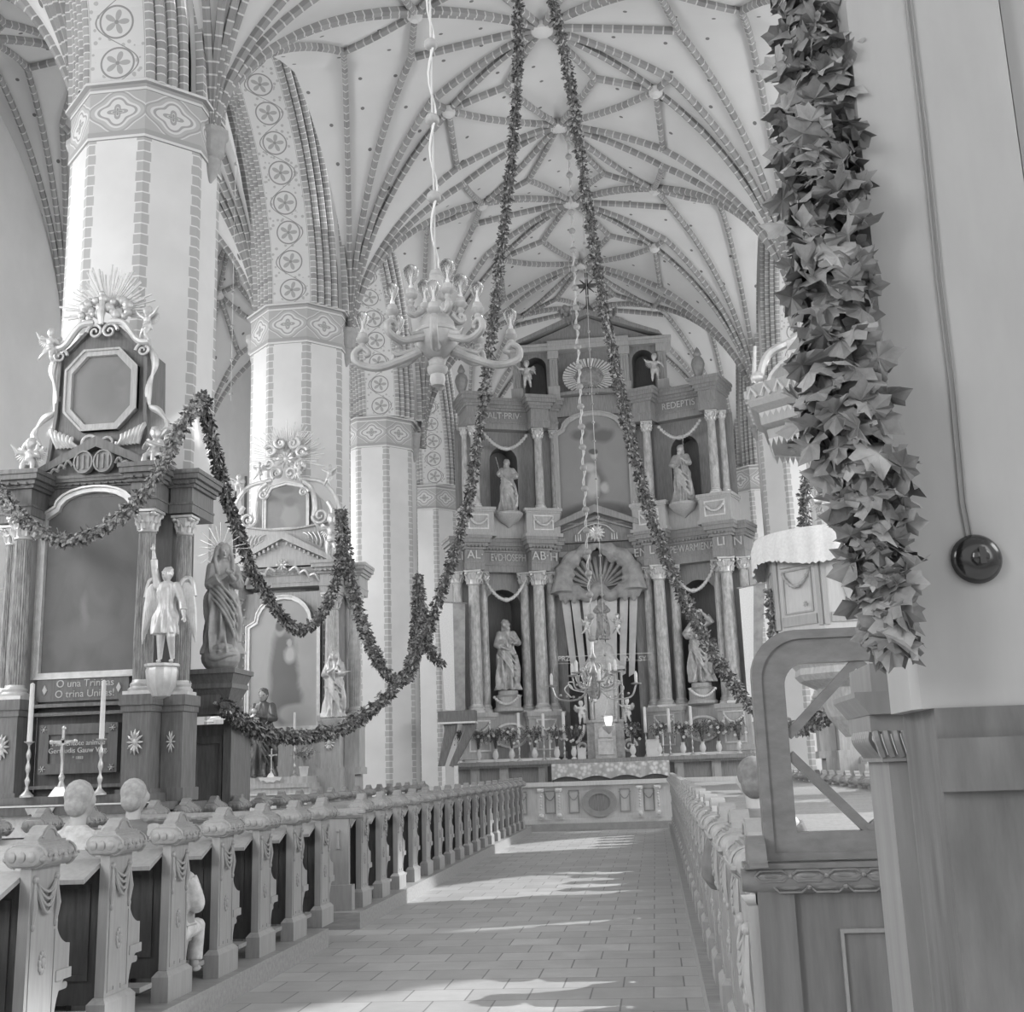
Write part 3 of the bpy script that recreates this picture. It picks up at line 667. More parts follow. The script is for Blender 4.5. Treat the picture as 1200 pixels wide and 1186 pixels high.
def seated(label, loc, rz, sc_, mc, mh, headtilt=(0, .2), child=False):
    t = thing('person', label, 'person', loc, rz); s = 1.72 * sc_; b = MB()
    # hip at .26 h above the seat plane origin: seat height = 0 here
    head(b, (0, -.03 * s, .50 * s), s, hair=None, tilt=headtilt); b.tube([(0, 0, .38 * s), (0, -.02 * s, .47 * s)], .032 * s, 10)
    b.sph((0, .0, .2 * s), .1 * s, .07 * s, .2 * s)
    for q in (-1, 1):
        arm(b, (q * .1, 0, .34), (q * .15, -.04, .19), (q * .04, -.17, .14), s, sleeve=1, side=q)
        b.tube([(q * .05 * s, 0, .04 * s), (q * .06 * s, -.25 * s, .03 * s), (q * .06 * s, -.24 * s, -.2 * s)], [.06 * s, .045 * s, .03 * s], 9); b.sph((q * .06 * s, -.28 * s, -.225 * s), .025 * s, .06 * s, .02 * s)
    sculpt(b, .012, 'body', M_SKIN, t)
    b = MB(); robe(b, s, [(-.02, .11, .095, .2, 0), (.12, .105, .08, .5, 0), (.28, .125, .085, .4, 0), (.36, .11, .07, .2, 0), (.405, .04, .04, 0, 0)], amp=.04, folds=5)
    for q in (-1, 1):
        P = [V((q * .105, 0, .345)) * s, V((q * .152, -.04, .19)) * s, V((q * .08, -.13, .155)) * s]
        b.tube(bez(P, 4), [.055 * s, .054 * s, .052 * s, .05 * s, .048 * s, .044 * s, .04 * s, .036 * s, .032 * s], 10)
        b.tube([(q * .05 * s, .02 * s, .03 * s), (q * .06 * s, -.26 * s, .03 * s), (q * .06 * s, -.25 * s, -.17 * s)], [.075 * s, .062 * s, .05 * s], 10)
    sculpt(b, .012, 'clothes', mc, t)
    b = MB(); b.sph((0, -.008 * s, .52 * s), .056 * s, .064 * s, .062 * s); b.sph((0, .012 * s, .485 * s), .047 * s, .045 * s, .05 * s); sculpt(b, .01, 'hair', mh, t)
    return t
M_CLD = mat('dark_cloth', 118, .9, .06, 14); M_CLL = mat('light_cloth', 196, .9, .1, 20); M_CLM = mat('grey_cloth', 150, .9, .06, 16); M_HAIR = mat('hair', 120, .7, .1, 30)
seated('person in light clothes seated in the near left pews, leftmost of two', (ax(98, 930, 7.9), 7.82, .53), pi, 1, M_CLL, mat('fair_hair', 165, .7, .1, 30), (0, .15))
seated('person in dark clothes seated in the near left pews, right of the light-clothed one', (ax(163, 930, 8.8), 8.69, .53), pi, 1, M_CLD, mat('fair_hair', 165, .7, .1, 30), (.3, .15))
seated('small child in a pale shirt seated close to the left bench ends', (ax(216, 1010, 8.0), 7.8, .5), pi, .62, M_CLL, mat('fair_hair', 165, .7, .1, 30), (0, .3))
seated('person in dark clothes seated in the right pews left of the glazed screen', (ax(884, 930, 7.3), 7.28, .53), pi, 1, M_CLD, M_HAIR, (-.3, .1))
# ---------------------------------------------------------------- altar joinery
M_DK = wood('dark_marbled_wood', 118, .12, .45); M_DK2 = wood('dark_panel', 110, .1, .5); M_DKC = mat('dark_marble_column', 146, .35, .22, 9, stretch=(3, 3, .6))
M_MD = wood('grey_marbled_wood', 186, .08, .5); M_MDC = mat('pale_marble_column', 196, .35, .1, 9)
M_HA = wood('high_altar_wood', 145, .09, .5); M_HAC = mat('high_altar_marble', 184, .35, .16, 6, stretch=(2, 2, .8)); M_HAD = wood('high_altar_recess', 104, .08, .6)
M_HAL = wood('high_altar_light', 176, .06, .5)
M_CANDLE = mat('candle_wax', 228, .5, .02); M_LINEN = mat('white_linen', 226, .9, .04, 30); M_BRASS = mat('brass', 190, .3, .1, 10, metal=.7)
M_LEAF = mat('garland_leaf', 108, .6, .28, 25); M_LEAFL = mat('garland_leaf_pale', 165, .6, .2, 25); M_LET = mat('painted_letters', 205, .6, .02)
M_POT = mat('pale_pot', 215, .6, .03); M_FLOWER = mat('pale_flower', 215, .7, .05); M_STATG = mat('grey_painted_statue', 150, .45, .1, 8, metal=.1)
def col(parent, x, y, z0, z1, r, m, mc, n=24, flute=.09, cap=True, corinth=True):
    b = MB(); H = z1 - z0; zb = .12 * H ** .5; zc = z1 - 2.3 * r
    b.lathe([(r, z0 + zb * .8), (r * 1.03, z0 + H * .3), (r * .86, zc)], (x, y, 0), n * 2, flute); o = b.build('column', m, parent)
    b = MB(); b.cbox((x, y, z0), r * 2.9, r * 2.9, zb * .25); b.lathe([(r * 1.4, z0 + zb * .25), (r * 1.45, z0 + zb * .4), (r * 1.2, z0 + zb * .55), (r * 1.28, z0 + zb * .7), (r * 1.05, z0 + zb * .85), (r, z0 + zb)], (x, y, 0), 20); b.build('column_base', mc, o, smooth='auto')
    b = MB(); b.lathe([(r * .9, zc - .02), (r * 1.02, zc - .01), (r * .9, zc + .02), (r * .95, zc + r), (r * 1.25, z1 - r * .35)], (x, y, 0), 16)
    for row, (zz, rr, nn) in enumerate(((zc + r * .2, .95, 8), (zc + r * .9, 1.05, 8))):
        for k in range(nn):
            a = 2 * pi * (k + .5 * row) / nn; d = V((cos(a), sin(a), 0)); p = V((x, y, zz)) + d * r * rr
            b.tube([p, p + d * r * .12 + V((0, 0, r * .55)), p + d * r * .42 + V((0, 0, r * .8)), p + d * r * .45 + V((0, 0, r * .62))], [r * .22, r * .2, r * .12, r * .05], 6)
    for k in range(4):
        a = pi / 4 + k * pi / 2; d = V((cos(a), sin(a), 0)); b.sph(V((x, y, z1 - r * .5)) + d * r * 1.45, r * .3, n=8, m=6)
    b.cbox((x, y, z1 - r * .3), r * 2.7, r * 2.7, r * .3); b.build('capital', mc, o, smooth='auto'); return o
def entab(b, x0, x1, y0, y1, z0, z1, p=.12, dent=True): # architrave, frieze, cornice; front at y0
    h = z1 - z0
    b.box(x0, x1, y0, y1, z0, z0 + h * .25); b.box(x0 - .01, x1 + .01, y0 - .015, y1, z0 + h * .2, z0 + h * .25)
    b.box(x0 + .01, x1 - .01, y0 + .01, y1, z0 + h * .25, z0 + h * .6)
    for k, (a, c, q) in enumerate(((.6, .68, .25), (.68, .78, .5), (.78, .9, .85), (.9, 1.0, 1.0))): b.box(x0 - p * q, x1 + p * q, y0 - p * q, y1, z0 + h * a, z0 + h * c)
    if dent:
        n = max(2, int((x1 - x0) / .09))
        for k in range(n): u = x0 + (x1 - x0) * (k + .5) / n; b.box(u - .02, u + .02, y0 - p * .75, y0, z0 + h * .66, z0 + h * .72)
def pedestal(b, x0, x1, y0, y1, z0, z1, p=.04):
    b.box(x0 - p, x1 + p, y0 - p, y1, z0, z0 + (z1 - z0) * .12); b.box(x0, x1, y0, y1, z0, z1); b.box(x0 - p, x1 + p, y0 - p, y1, z1 - (z1 - z0) * .1, z1); b.box(x0 - p * .5, x1 + p * .5, y0 - p * .5, y1, z1 - (z1 - z0) * .16, z1 - (z1 - z0) * .1)
def rosette(b, c, r, n=12, ry=None):
    ry = ry or r
    b.sph(c, r * .3, r * .2, ry * .3, 10, 6)
    for k in range(n):
        a = 2 * pi * k / n; b.tube([V(c) + V((r * .25 * cos(a), 0, ry * .25 * sin(a))), V(c) + V((r * .65 * cos(a), -r * .12, ry * .65 * sin(a))), V(c) + V((r * cos(a), 0, ry * sin(a)))], [r * .1, r * .17, r * .04], 6)
def scroll(b, c, r, w, sgn=1, a0=0, turns=1.6): b.tube(spiral(c, r, turns, 26, 'xz', sgn, a0), [w * (1 - .5 * i / 26) for i in range(27)], 7)
def swag(b, x0, z0, x1, z1, y, sag, r, n=14, bumps=True):
    P = [V((x0 + (x1 - x0) * t, y - .03 * sin(pi * t), z0 + (z1 - z0) * t - sag * 4 * t * (1 - t))) for t in [i / n for i in range(n + 1)]]
    b.tube(P, [r * (.6 + .5 * sin(pi * i / n)) for i in range(n + 1)], 7)
    if bumps:
        for i, p in enumerate(P): b.sph(p, r * 1.25, n=7, m=5)
def painting(name, base, blobs, var=.25, sc_=3):
    k = NT(name); tc = k.n('TexCoord'); sp = k.n('SeparateXYZ'); k.l(tc, 'UV', sp, 0)
    nz = k.n('TexNoise', i_Scale=sc_, i_Detail=7.0, i_Distortion=.8); k.l(tc, 'UV', nz, 'Vector')
    v0 = k.math('MULTIPLY', k.math('ADD', k.math('MULTIPLY', k.math('SUBTRACT', nz.outputs[0], .5), var * 2.5), 1.0), lin(base)); cur = v0
    for (u, v_, ru, rv, val, *sf) in blobs:
        sf = (sf[0] if sf else 3) * .75
        a = k.math('DIVIDE', k.math('SUBTRACT', k.math('ADD', sp.outputs[0], k.math('MULTIPLY', k.math('SUBTRACT', nz.outputs[0], .5), .22)), u), ru); c = k.math('DIVIDE', k.math('SUBTRACT', sp.outputs[1], v_), rv)
        d = k.math('SQRT', k.math('ADD', k.math('MULTIPLY', a, a), k.math('MULTIPLY', c, c)))
        f = k.n('MapRange'); f.inputs[1].default_value = 1.1; f.inputs[2].default_value = 1.1 - sf * .25; k.t.links.new(d, f.inputs[0])
        cur = k.math('ADD', k.math('MULTIPLY', cur, k.math('SUBTRACT', 1.0, f.outputs[0])), k.math('MULTIPLY', f.outputs[0], lin(val)))
    cc = k.n('CombineColor');
    for i in range(3): k.t.links.new(cur, cc.inputs[i])
    k.l(cc, 0, k.b, 'Base Color'); k.b.inputs['Roughness'].default_value = .45; return k.m
def picture(name, pts, y, m, parent, th=.02): # flat canvas with outline pts (x,z), facing -y
    b = MB(); xs = [p[0] for p in pts]; zs = [p[1] for p in pts]; x0, x1, z0, z1 = min(xs), max(xs), min(zs), max(zs)
    n = len(pts); b.add([(x, y, z) for x, z in pts], [tuple(range(n))], [tuple(((x - x0) / (x1 - x0), (z - z0) / (z1 - z0)) for x, z in pts)])
    b.add([(x, y + th, z) for x, z in pts] + [(x, y, z) for x, z in pts], [tuple(range(n - 1, -1, -1))] + [(n + i, i, (i + 1) % n, n + (i + 1) % n) for i in range(n)]); return b.build(name, m, parent)
def archtop(x0, x1, z0, z1, sh=.12, n=10, cut=.5): # shouldered arch outline
    xc = (x0 + x1) / 2; hw = (x1 - x0) / 2; r = hw - sh; zt = z1 - r * cut
    return [(x0, z0), (x1, z0), (x1, zt - sh * .6), (x1 - sh, zt)] + [(xc + r * cos(pi * k / n), zt + r * cut * sin(pi * k / n)) for k in range(1, n)] + [(x0 + sh, zt), (x0, zt - sh * .6)]
def grow(pts, d):
    xc = sum(p[0] for p in pts) / len(pts); z0 = min(p[1] for p in pts); z1 = max(p[1] for p in pts); zc = (z0 + z1) / 2
    hw = max(p[0] for p in pts) - xc; hh = (z1 - z0) / 2
    return [(xc + (p[0] - xc) * (1 + d / hw), zc + (p[1] - zc) * (1 + d / hh)) for p in pts]
def frame(name, pts, y, w, m, parent, th=.07, loc=None):
    b = MB(); b.ring(grow(pts, w), pts, y - th, y, 'y'); b.ring(grow(pts, w * .35), grow(pts, -.004), y - th * .6, y, 'y'); b.ring(grow(pts, w), grow(pts, w * .7), y - th * 1.4, y, 'y'); return b.build(name, m, parent)
def rays(b, c, r0, r1, n, seed=0, w=.012, a0=0, a1=2 * pi):
    rr = random.Random(seed)
    for k in range(n):
        a = a0 + (a1 - a0) * (k + rr.uniform(-.2, .2)) / n; L = r0 + (r1 - r0) * rr.uniform(.6, 1)
        b.tube([V(c) + V((r0 * .5 * cos(a), 0, r0 * .5 * sin(a))), V(c) + V((L * cos(a), rr.uniform(-.05, .02), L * sin(a)))], [w * .6, w], 4)
def candlestick(label, loc, h, hc, m=None, group=None, r=.016, name='candlestick', fancy=True):
    t = thing(name, label, 'candlestick', loc, group=group); b = MB(); s = h
    P = [(.17, 0), (.17, .03), (.12, .06), (.05, .12), (.035, .2), (.06, .26), (.07, .3), (.03, .36), (.03, .42), (.065, .5), (.06, .56), (.03, .62), (.03, .66), (.055, .72), (.06, .78), (.025, .86), (.025, .92), (.05, .95), (.13, .985), (.13, 1.0), (.03, 1.0)]
    b.lathe([(q[0] * min(s, .5) * .9, q[1] * s) for q in P], n=12); b.build('stand', m or M_SILVER, t, smooth='auto')
    b = MB(); b.lathe([(r, s), (r * .85, s + hc * .98), (r * .3, s + hc)], n=10); b.build('candle', M_CANDLE, t, smooth='auto')
    b = MB(); b.tube([(0, 0, s + hc), (0.002, 0, s + hc + .02)], .002, 4); b.build('wick', M_HAIR, t); return t
def crucifix(label, loc, h, m=None, stand=True):
    t = thing('crucifix', label, 'crucifix', loc); b = MB(); m = m or M_SILVER; w = .02 * h / .5
    b.frustum((0, 0, 0), (.3 * h, .2 * h), (.14 * h, .1 * h), .14 * h); b.lathe([(.06 * h, .14 * h), (.03 * h, .22 * h), (.05 * h, .28 * h), (.02 * h, .34 * h)], n=10); b.build('foot', m, t, smooth='auto')
    b = MB(); b.box(-w / 2, w / 2, -w / 3, w / 3, .3 * h, h); b.box(-.19 * h, .19 * h, -w / 3, w / 3, .78 * h, .78 * h + w)
    for p in ((0, 0, h), (-.19 * h, 0, .78 * h + w / 2), (.19 * h, 0, .78 * h + w / 2)): b.sph(p, w * .9, w * .5, w * .9, 8, 6)
    b.build('cross', m, t, smooth='auto')
    b = MB(); b.tube([(-.15 * h, -w * .7, .8 * h), (0, -w * .8, .75 * h), (.15 * h, -w * .7, .8 * h)], [.008 * h, .016 * h, .008 * h], 6); b.tube([(0, -w * .8, .78 * h), (0, -w, .66 * h), (.01 * h, -w, .5 * h)], [.02 * h, .022 * h, .01 * h], 7); b.sph((0, -w, .83 * h), .018 * h); b.build('corpus', m, t, smooth='auto'); return t
# ---------------------------------------------------------------- foliage
def leafmesh(b, p, d, s, n, fold=.3, lobes=True):
    d = V(d).normalized(); n = V(n); n = n - d * n.dot(d)
    if n.length < .01: n = d.orthogonal()
    n.normalize(); q = d.cross(n)
    if lobes: # palmate five-lobed leaf with toothed edges
        O = [(0, 0), (.16, -.1), (.42, -.06), (.44, .1), (.4, .2), (.58, .34), (.52, .46), (.34, .46), (.3, .56), (.3, .74), (.16, .76), (0, 1.0)]
        pts = [(x, y) for x, y in O] + [(-x, y) for x, y in O[-2:0:-1]]
    else: pts = [(0, 0), (.22, .2), (.28, .5), (.12, .85), (0, 1.0), (-.12, .85), (-.28, .5), (-.22, .2)]
    o = [V(p) + q * x * s + d * y * s + n * (-abs(x) * fold + .25 * y * (1 - y) + .12 * sin(7 * x + 5 * y + 40 * fold)) * s for x, y in pts]; c = V(p) + d * s * .4 + n * .1 * s
    k = len(o); b.add([c] + o, [(0, 1 + i, 1 + (i + 1) % k) for i in range(k)])
def garland(name, label, path, r, leaf, dens, m=M_LEAF, seed=0, lobes=False, group=None, m2=None, rr0=None, straggle=.35):
    rr = random.Random(seed); P = bez(path, 10); L = 0; b = MB()
    for i in range(len(P) - 1):
        seg = P[i + 1] - P[i]; l = seg.length; k = int(l * dens + rr.random()); T = seg.normalized()
        rad = r(i / (len(P) - 1)) if callable(r) else r
        for _ in range(k):
            t = rr.random(); a = rr.uniform(0, 2 * pi); A = T.orthogonal().normalized(); B = T.cross(A); R = A * cos(a) + B * sin(a)
            p = P[i] + seg * t + R * rad * rr.uniform(.35, .85); d = (R * rr.uniform(.1, 1.0) + T * rr.uniform(-1, 1) + V((0, 0, -.45)) + V((rr.uniform(-.3, .3), rr.uniform(-.3, .3), 0)))
            b.mat = 1 if rr.random() < .3 else 0
            leafmesh(b, p, d, leaf * rr.uniform(.7, 1.15), R + V((rr.uniform(-.4, .4),) * 3), rr.uniform(.1, .5), lobes)
    ms = [m, m2 or M_LEAFL]; t = thing(name, label, 'garland', tuple(P[0]), group=group)
    b2 = MB(); b2.M = Matrix.Translation(-P[0]); b2.tube(P, [(r(i / (len(P) - 1)) if callable(r) else r) * .45 for i in range(len(P))], 7); b2.build('cord', ms[0], t)
    for i in range(len(b.v)): b.v[i] = (b.v[i][0] - P[0].x, b.v[i][1] - P[0].y, b.v[i][2] - P[0].z)
    o = b.build('leaves', ms, t); o['kind'] = 'stuff'; return t
# ================================================================ first side altar (left, dark)
XA, YA = -6.8, 13.45
t = thing('side_altar', 'large dark side altar with fluted columns and octagonal picture on the first left pillar', 'altar', (0, 0, 0)); A1 = t
b = MB(); b.box(XA - 1.35, XA + 1.32, YA + .1, 14.45, 0, 1.25); b.box(XA - .62, XA + .62, YA + .25, 14.45, 1.25, 2.55); b.box(XA - .95, XA + 1.0, YA + .3, 14.45, 2.5, 4.95); b.build('body', M_DK2, t)
for s in (-1, 1):
    b = MB(); pedestal(b, XA + s * .82 - .17, XA + s * .82 + .17, YA - .15, YA + .3, 1.27, 2.5); pedestal(b, XA + s * 1.13 - .13, XA + s * 1.13 + .13, YA + .15, YA + .6, 1.27, 2.5)
    o = b.build('pedestal', M_DK, t); b = MB(); rosette(b, (XA + s * .82, YA - .17, 1.95), .1, 12, .15); b.build('rosette', M_GILT, o, smooth='auto'); b = MB(); rosette(b, (XA + s * 1.13, YA + .12, 1.95), .06, 10, .13); b.build('rosette', M_GILT, o, smooth='auto')
    col(t, XA + s * .80, YA + .02, 2.5, 4.74, .115, M_DKC, M_GILT); col(t, XA + s * 1.13, YA + .38, 2.5, 4.72, .1, M_DKC, M_GILT)
    b = MB(); entab(b, XA + s * .80 - .17, XA + s * .80 + .17, YA - .15, YA + .8, 4.74, 5.3, .12); entab(b, XA + s * 1.13 - .15, XA + s * 1.13 + .15, YA + .22, YA + .95, 4.74, 5.27, .12); b.build('cornice', M_DK, t)
    b = MB(); scroll(b, (XA + s * .1, YA + .22, 7.22), .11, .025, s, pi / 2 * (1 - s)); scroll(b, (XA + s * .56, YA + .22, 6.92), .1, .022, -s, pi / 2 * (1 + s)); scroll(b, (XA + s * .13, YA + .25, 5.72), .12, .025, -s, 0)
    b.tube(bez([(XA + s * .12, YA + .22, 7.34), (XA + s * .3, YA + .2, 7.3), (XA + s * .5, YA + .2, 7.05), (XA + s * .66, YA + .2, 7.02)], 6), .045, 8)
    b.tube(bez([(XA + s * .62, YA + .3, 7.0), (XA + s * .7, YA + .3, 6.75), (XA + s * .62, YA + .3, 6.45), (XA + s * .64, YA + .3, 6.2), (XA + s * .78, YA + .3, 6.1), (XA + s * .9, YA + .3, 5.9), (XA + s * .8, YA + .3, 5.75)], 6), [.02 + .03 * abs(sin(k * .35)) for k in range(37)], 8)
    scroll(b, (XA + s * .9, YA + .28, 5.72), .17, .035, s, 0, 1.5)
    for k in range(6): a = radians(20 + 25 * k); b.tube(bez([(XA + s * (.28 + .05 * k), YA + .24, 5.68), (XA + s * (.34 + .05 * k), YA + .2, 5.74 + .02 * k), (XA + s * (.33 + .06 * k), YA + .22, 5.82 + .025 * k)], 4), [.03] * 8 + [.01], 6)
    b.build('scrollwork', M_GILT, t, smooth='auto')
b = MB(); entab(b, XA - .65, XA + .65, YA + .28, YA + .9, 4.95, 5.3, .08)
b.prism([(XA - .72, 5.28), (XA + .72, 5.28), (XA + .72, 5.36), (XA, 5.72), (XA - .72, 5.36)], YA + .3, YA + .7); b.prism([(XA - .82, 5.3), (XA - .76, 5.42), (XA, 5.80), (XA + .76, 5.42), (XA + .82, 5.3), (XA, 5.66)], YA + .18, YA + .75); b.build('pediment', M_DK, t)
att = [(XA - .72, 5.3), (XA + .72, 5.3), (XA + .62, 6.1), (XA + .60, 6.95), (XA + .45, 7.05), (XA + .2, 7.3), (XA, 7.36), (XA - .2, 7.3), (XA - .45, 7.05), (XA - .60, 6.95), (XA - .62, 6.1)]
b = MB(); b.prism(att, YA + .32, YA + .85); b.ring([(p[0], p[1]) for p in att], grow(att, -.05), YA + .26, YA + .33); b.build('attic', M_DK, t)
octf = [(XA - .40, 6.2), (XA - .2, 5.98), (XA + .2, 5.98), (XA + .40, 6.2), (XA + .40, 6.68), (XA + .2, 6.9), (XA - .2, 6.9), (XA - .40, 6.68)]
picture('octagonal_picture', octf, YA + .30, painting('murky_canvas', 132, [(.5, .5, .35, .4, 122, 3)], .12), t); frame('octagonal_frame', octf, YA + .31, .09, M_MD, t, .06)
P1 = archtop(XA - .62, XA + .62, 2.83, 5.08, .16)
picture('altar_painting', P1, YA + .27, painting('dark_canvas', 112, [(.5, .22, .3, .1, 122, 3), (.2, .15, .14, .12, 118, 3), (.42, .33, .06, .12, 132, 4), (.75, .12, .2, .08, 120, 3), (.6, .6, .2, .16, 108, 3)], .3, 4), t); frame('painting_frame', P1, YA + .29, .08, M_GILT, t, .08)
b = MB(); b.box(XA - .62, XA + .55, YA + .2, YA + .3, 2.48, 2.76); o = b.build('inscription_board', M_DK, t)
text('inscription', 'O una Trinitas\nO trina Unitas!', .125, (XA - .0, YA + .195, 2.625), M_LET, o)
for s in (-1, 1): MB().prism([(XA - .04 + s * .47 - .03, 2.62), (XA - .04 + s * .47, 2.56), (XA - .04 + s * .47 + .03, 2.62), (XA - .04 + s * .47, 2.68)], YA + .18, YA + .2).build('lozenge', M_LET, o)
b = MB(); b.box(XA - .48, XA + .5, YA + .1, YA + .24, 1.62, 2.2); b.ring([(XA - .48, 1.62), (XA + .5, 1.62), (XA + .5, 2.2), (XA - .48, 2.2)], [(XA - .36, 1.74), (XA + .38, 1.74), (XA + .38, 2.08), (XA - .36, 2.08)], YA + .06, YA + .1); o = b.build('memorial_panel', M_DK2, t)
text('inscription', 'Mementote animae\nGertrudis Gauw Virg.', .085, (XA + .02, YA + .055, 1.93), M_LET, o); text('inscription', '* 1803', .05, (XA + .02, YA + .055, 1.8), M_LET, o)
for x in (-.42, .44):
    for z in (1.68, 2.14): b = MB(); rosette(b, (XA + x, YA + .05, z), .045, 6); b.build('rosette', M_SILVER, o, smooth='auto')
for z, p in ((1.25, .06), (1.45, .03), (2.3, .05), (2.4, .09)): MB().box(XA - .7, XA + .7, YA + .1 - p, YA + .3, z, z + .04).build('moulding', M_DK, t)
# two shields on the pediment
b = MB()
for s in (-1, 1): 
    pts = [(XA + s * .13 + .13 * cos(a) * (1 if sin(a) > 0 else 1), 5.45 + .15 * sin(a)) for a in [2 * pi * k / 16 for k in range(16)]]; b.ring(pts, grow(pts, -.02), YA + .12, YA + .2); b.prism(grow(pts, -.02), YA + .15, YA + .2)
    for k in range(3): b.box(XA + s * .13 - .09 + .07 * k, XA + s * .13 - .06 + .07 * k, YA + .13, YA + .15, 5.36, 5.54)
    for k in range(4): b.tube(bez([(XA + s * (.28 + .09 * k), YA + .16, 5.42 - .03 * k), (XA + s * (.34 + .09 * k), YA + .14, 5.48 - .05 * k), (XA + s * (.4 + .09 * k), YA + .16, 5.38 - .03 * k)], 4), .02, 6)
b.build('shields', mat('shield_paint', 150, .5, .1, 10), t, smooth='auto')
b = MB(); rays(b, (XA + .03, YA + .3, 7.5), .2, .68, 44, 4, .014, radians(-12), radians(192)); o = b.build('rays', M_GILT, t)
b = MB(); rr = random.Random(5)
for k in range(34): a = rr.uniform(-.2, pi + .2); q = rr.uniform(.1, .34); b.sph((XA + .03 + q * cos(a), YA + .25 + rr.uniform(-.05, .05), 7.45 + q * .75 * sin(a)), rr.uniform(.04, .075), n=8, m=6)
b.tube([(XA, YA + .18, 7.3), (XA, YA + .16, 7.45), (XA, YA + .2, 7.66)], [.03, .05, .04], 8); b.sph((XA, YA + .17, 7.72), .04); b.build('cloud_group', M_GILT, t, smooth='auto')
# statues and putti on and beside it
putto('lower left cherub sitting on the cornice of the dark side altar, holding a tablet', (XA - .78, YA + .02, 5.2), .62, M_GILT, .3, 'sit', 1)
putto('lower right cherub sitting on the cornice of the dark side altar, arms crossed', (XA + .86, YA + .02, 5.2), .66, M_GILT, -.2, 'sit', 2, arms=(((-.11, 0, .63), (-.2, -.06, .52), (-.08, -.2, .55)), ((.11, 0, .63), (.2, -.06, .52), (.02, -.2, .57))))
putto('upper left cherub leaning beside the octagonal picture of the dark side altar', (XA - .66, YA + .15, 6.78), .5, M_GILT, .4, 'fly', 3)
putto('upper right cherub with raised arm beside the octagonal picture of the dark side altar', (XA + .64, YA + .15, 6.98), .5, M_GILT, -.4, 'fly', 4, arms=(((-.11, 0, .71), (-.22, -.05, .8), (-.3, -.08, .9)), ((.11, 0, .71), (.25, 0, .78), (.36, 0, .9))))
q = thing('console', 'fluted urn-shaped console carrying the angel on the dark side altar', 'console', (ax(190, 778, 13.1), 13.1, 2.42))
b = MB(); b.lathe([(.02, 0), (.1, .03), (.16, .14), (.185, .32), (.17, .36), (.2, .37), (.2, .40), (.0, .40)], n=24, flute=.06); b.build('bowl', M_GILT, q, smooth='auto')
ang = saint('carved angel with raised right arm and wings on the dark side altar', (ax(193, 778, 13.1), 13.1, 2.83), 1.12, M_GILT, .1, (((-.1, 0, .8), (-.13, -.02, .98), (-.14, -.04, 1.17), 1.1), ((.1, 0, .8), (.17, -.02, .62), (.21, -.08, .47), 1.1)), seed=4, legs=True, voxel=.007, tilt=(-.3, 0), name='angel_statue')
for s in (-1, 1): 
    wing('wing', 1.35, s, M_GILT, ang, (s * .1, .1, .86), folded=True)
# altar table, frontal and its things
t = thing('altar_table', 'dark altar table with pale fringed cloth below the large dark side altar', 'table', (0, 0, 0))
b = MB(); b.box(XA - 1.3, XA + .95, 12.55, YA + .1, .16, 1.18); b.box(XA - 1.35, XA + 1.3, 12.4, YA + .1, 1.18, 1.27); b.box(XA - 1.3, XA + 1.1, 12.95, YA + .1, 1.27, 1.37); b.build('body', M_DK2, t)
b = MB(); n = 60
b.add([(XA - 1.33 + 2.6 * i / n, 12.5 - .03 + .012 * sin(i * 1.9), z) for z in (1.19, .95) for i in range(n + 1)], [(i, i + 1, n + 2 + i, n + 1 + i) for i in range(n)]); b.build('cloth_frontal', M_LINEN, t, smooth=True)
tag(MB().box(XA - 1.36, XA + 1.25, 12.39, 12.9, 1.27, 1.28).build('altar_cloth', M_LINEN), 'pale linen altar cloth on the table below the large dark side altar', 'altar cloth')
for px_, w_ in ((32, 'left'), (117, 'right')): candlestick('silver candlestick with tall white candle, %s of the crucifix on the dark side altar' % w_, (ax(px_, 915, 12.9), 12.9, 1.37), .62, .66, r=.03, group='candlesticks of the dark side altar')
crucifix('thin metal crucifix between the candlesticks of the dark side altar', (ax(72, 915, 12.85), 12.85, 1.37), .75)
b = MB(); b.prism([(-.17, 0), (.17, 0), (.13, -.07), (.1, -.06), (.05, -.13), (0, -.11), (-.05, -.13), (-.1, -.06), (-.13, -.07)], -.01, .0); q = b.build('lace_doily', M_SILVER); q.location = (ax(60, 918, 12.6), 12.385, 1.26); tag(q, 'scalloped doily hanging over the table edge under the crucifix', 'doily')
# bracket with the Virgin
t = thing('wall_bracket', 'dark moulded bracket on the first left pillar carrying the cloaked woman', 'bracket', (-5.5, 14.7, 0))
b = MB()
for z0_, z1_, a_, c_ in ((2.3, 2.38, .2, .25), (2.38, 2.62, .25, .45), (2.62, 2.68, .47, .47), (2.68, 2.8, .45, .52), (2.8, 2.86, .56, .56)): b.frustum((0, 0, z0_), (a_ * 1.15, a_ * 1.3), (c_ * 1.15, c_ * 1.3), z1_ - z0_)
b.build('body', M_DK, t); b = MB(); b.box(-.75, .1, -.25, .25, 2.3, 2.6); b.build('arm', M_DK, t)
M_MARY = mat('dark_robed_paint', 168, .5, .14, 4)
def snake(b, s):
    b.sph((0, 0, -.03), .25 * s / 1.45, .24 * s / 1.45, .2 * s / 1.45, 16, 10)
    b.tube(bez([(.16, -.14, .0), (.05, -.24, .0), (-.12, -.2, -.06), (-.2, -.04, .0), (-.1, -.17, .08), (.1, -.19, .1)], 6), [.035] * 25 + [.05, .05, .045, .035, .03, .02], 8)
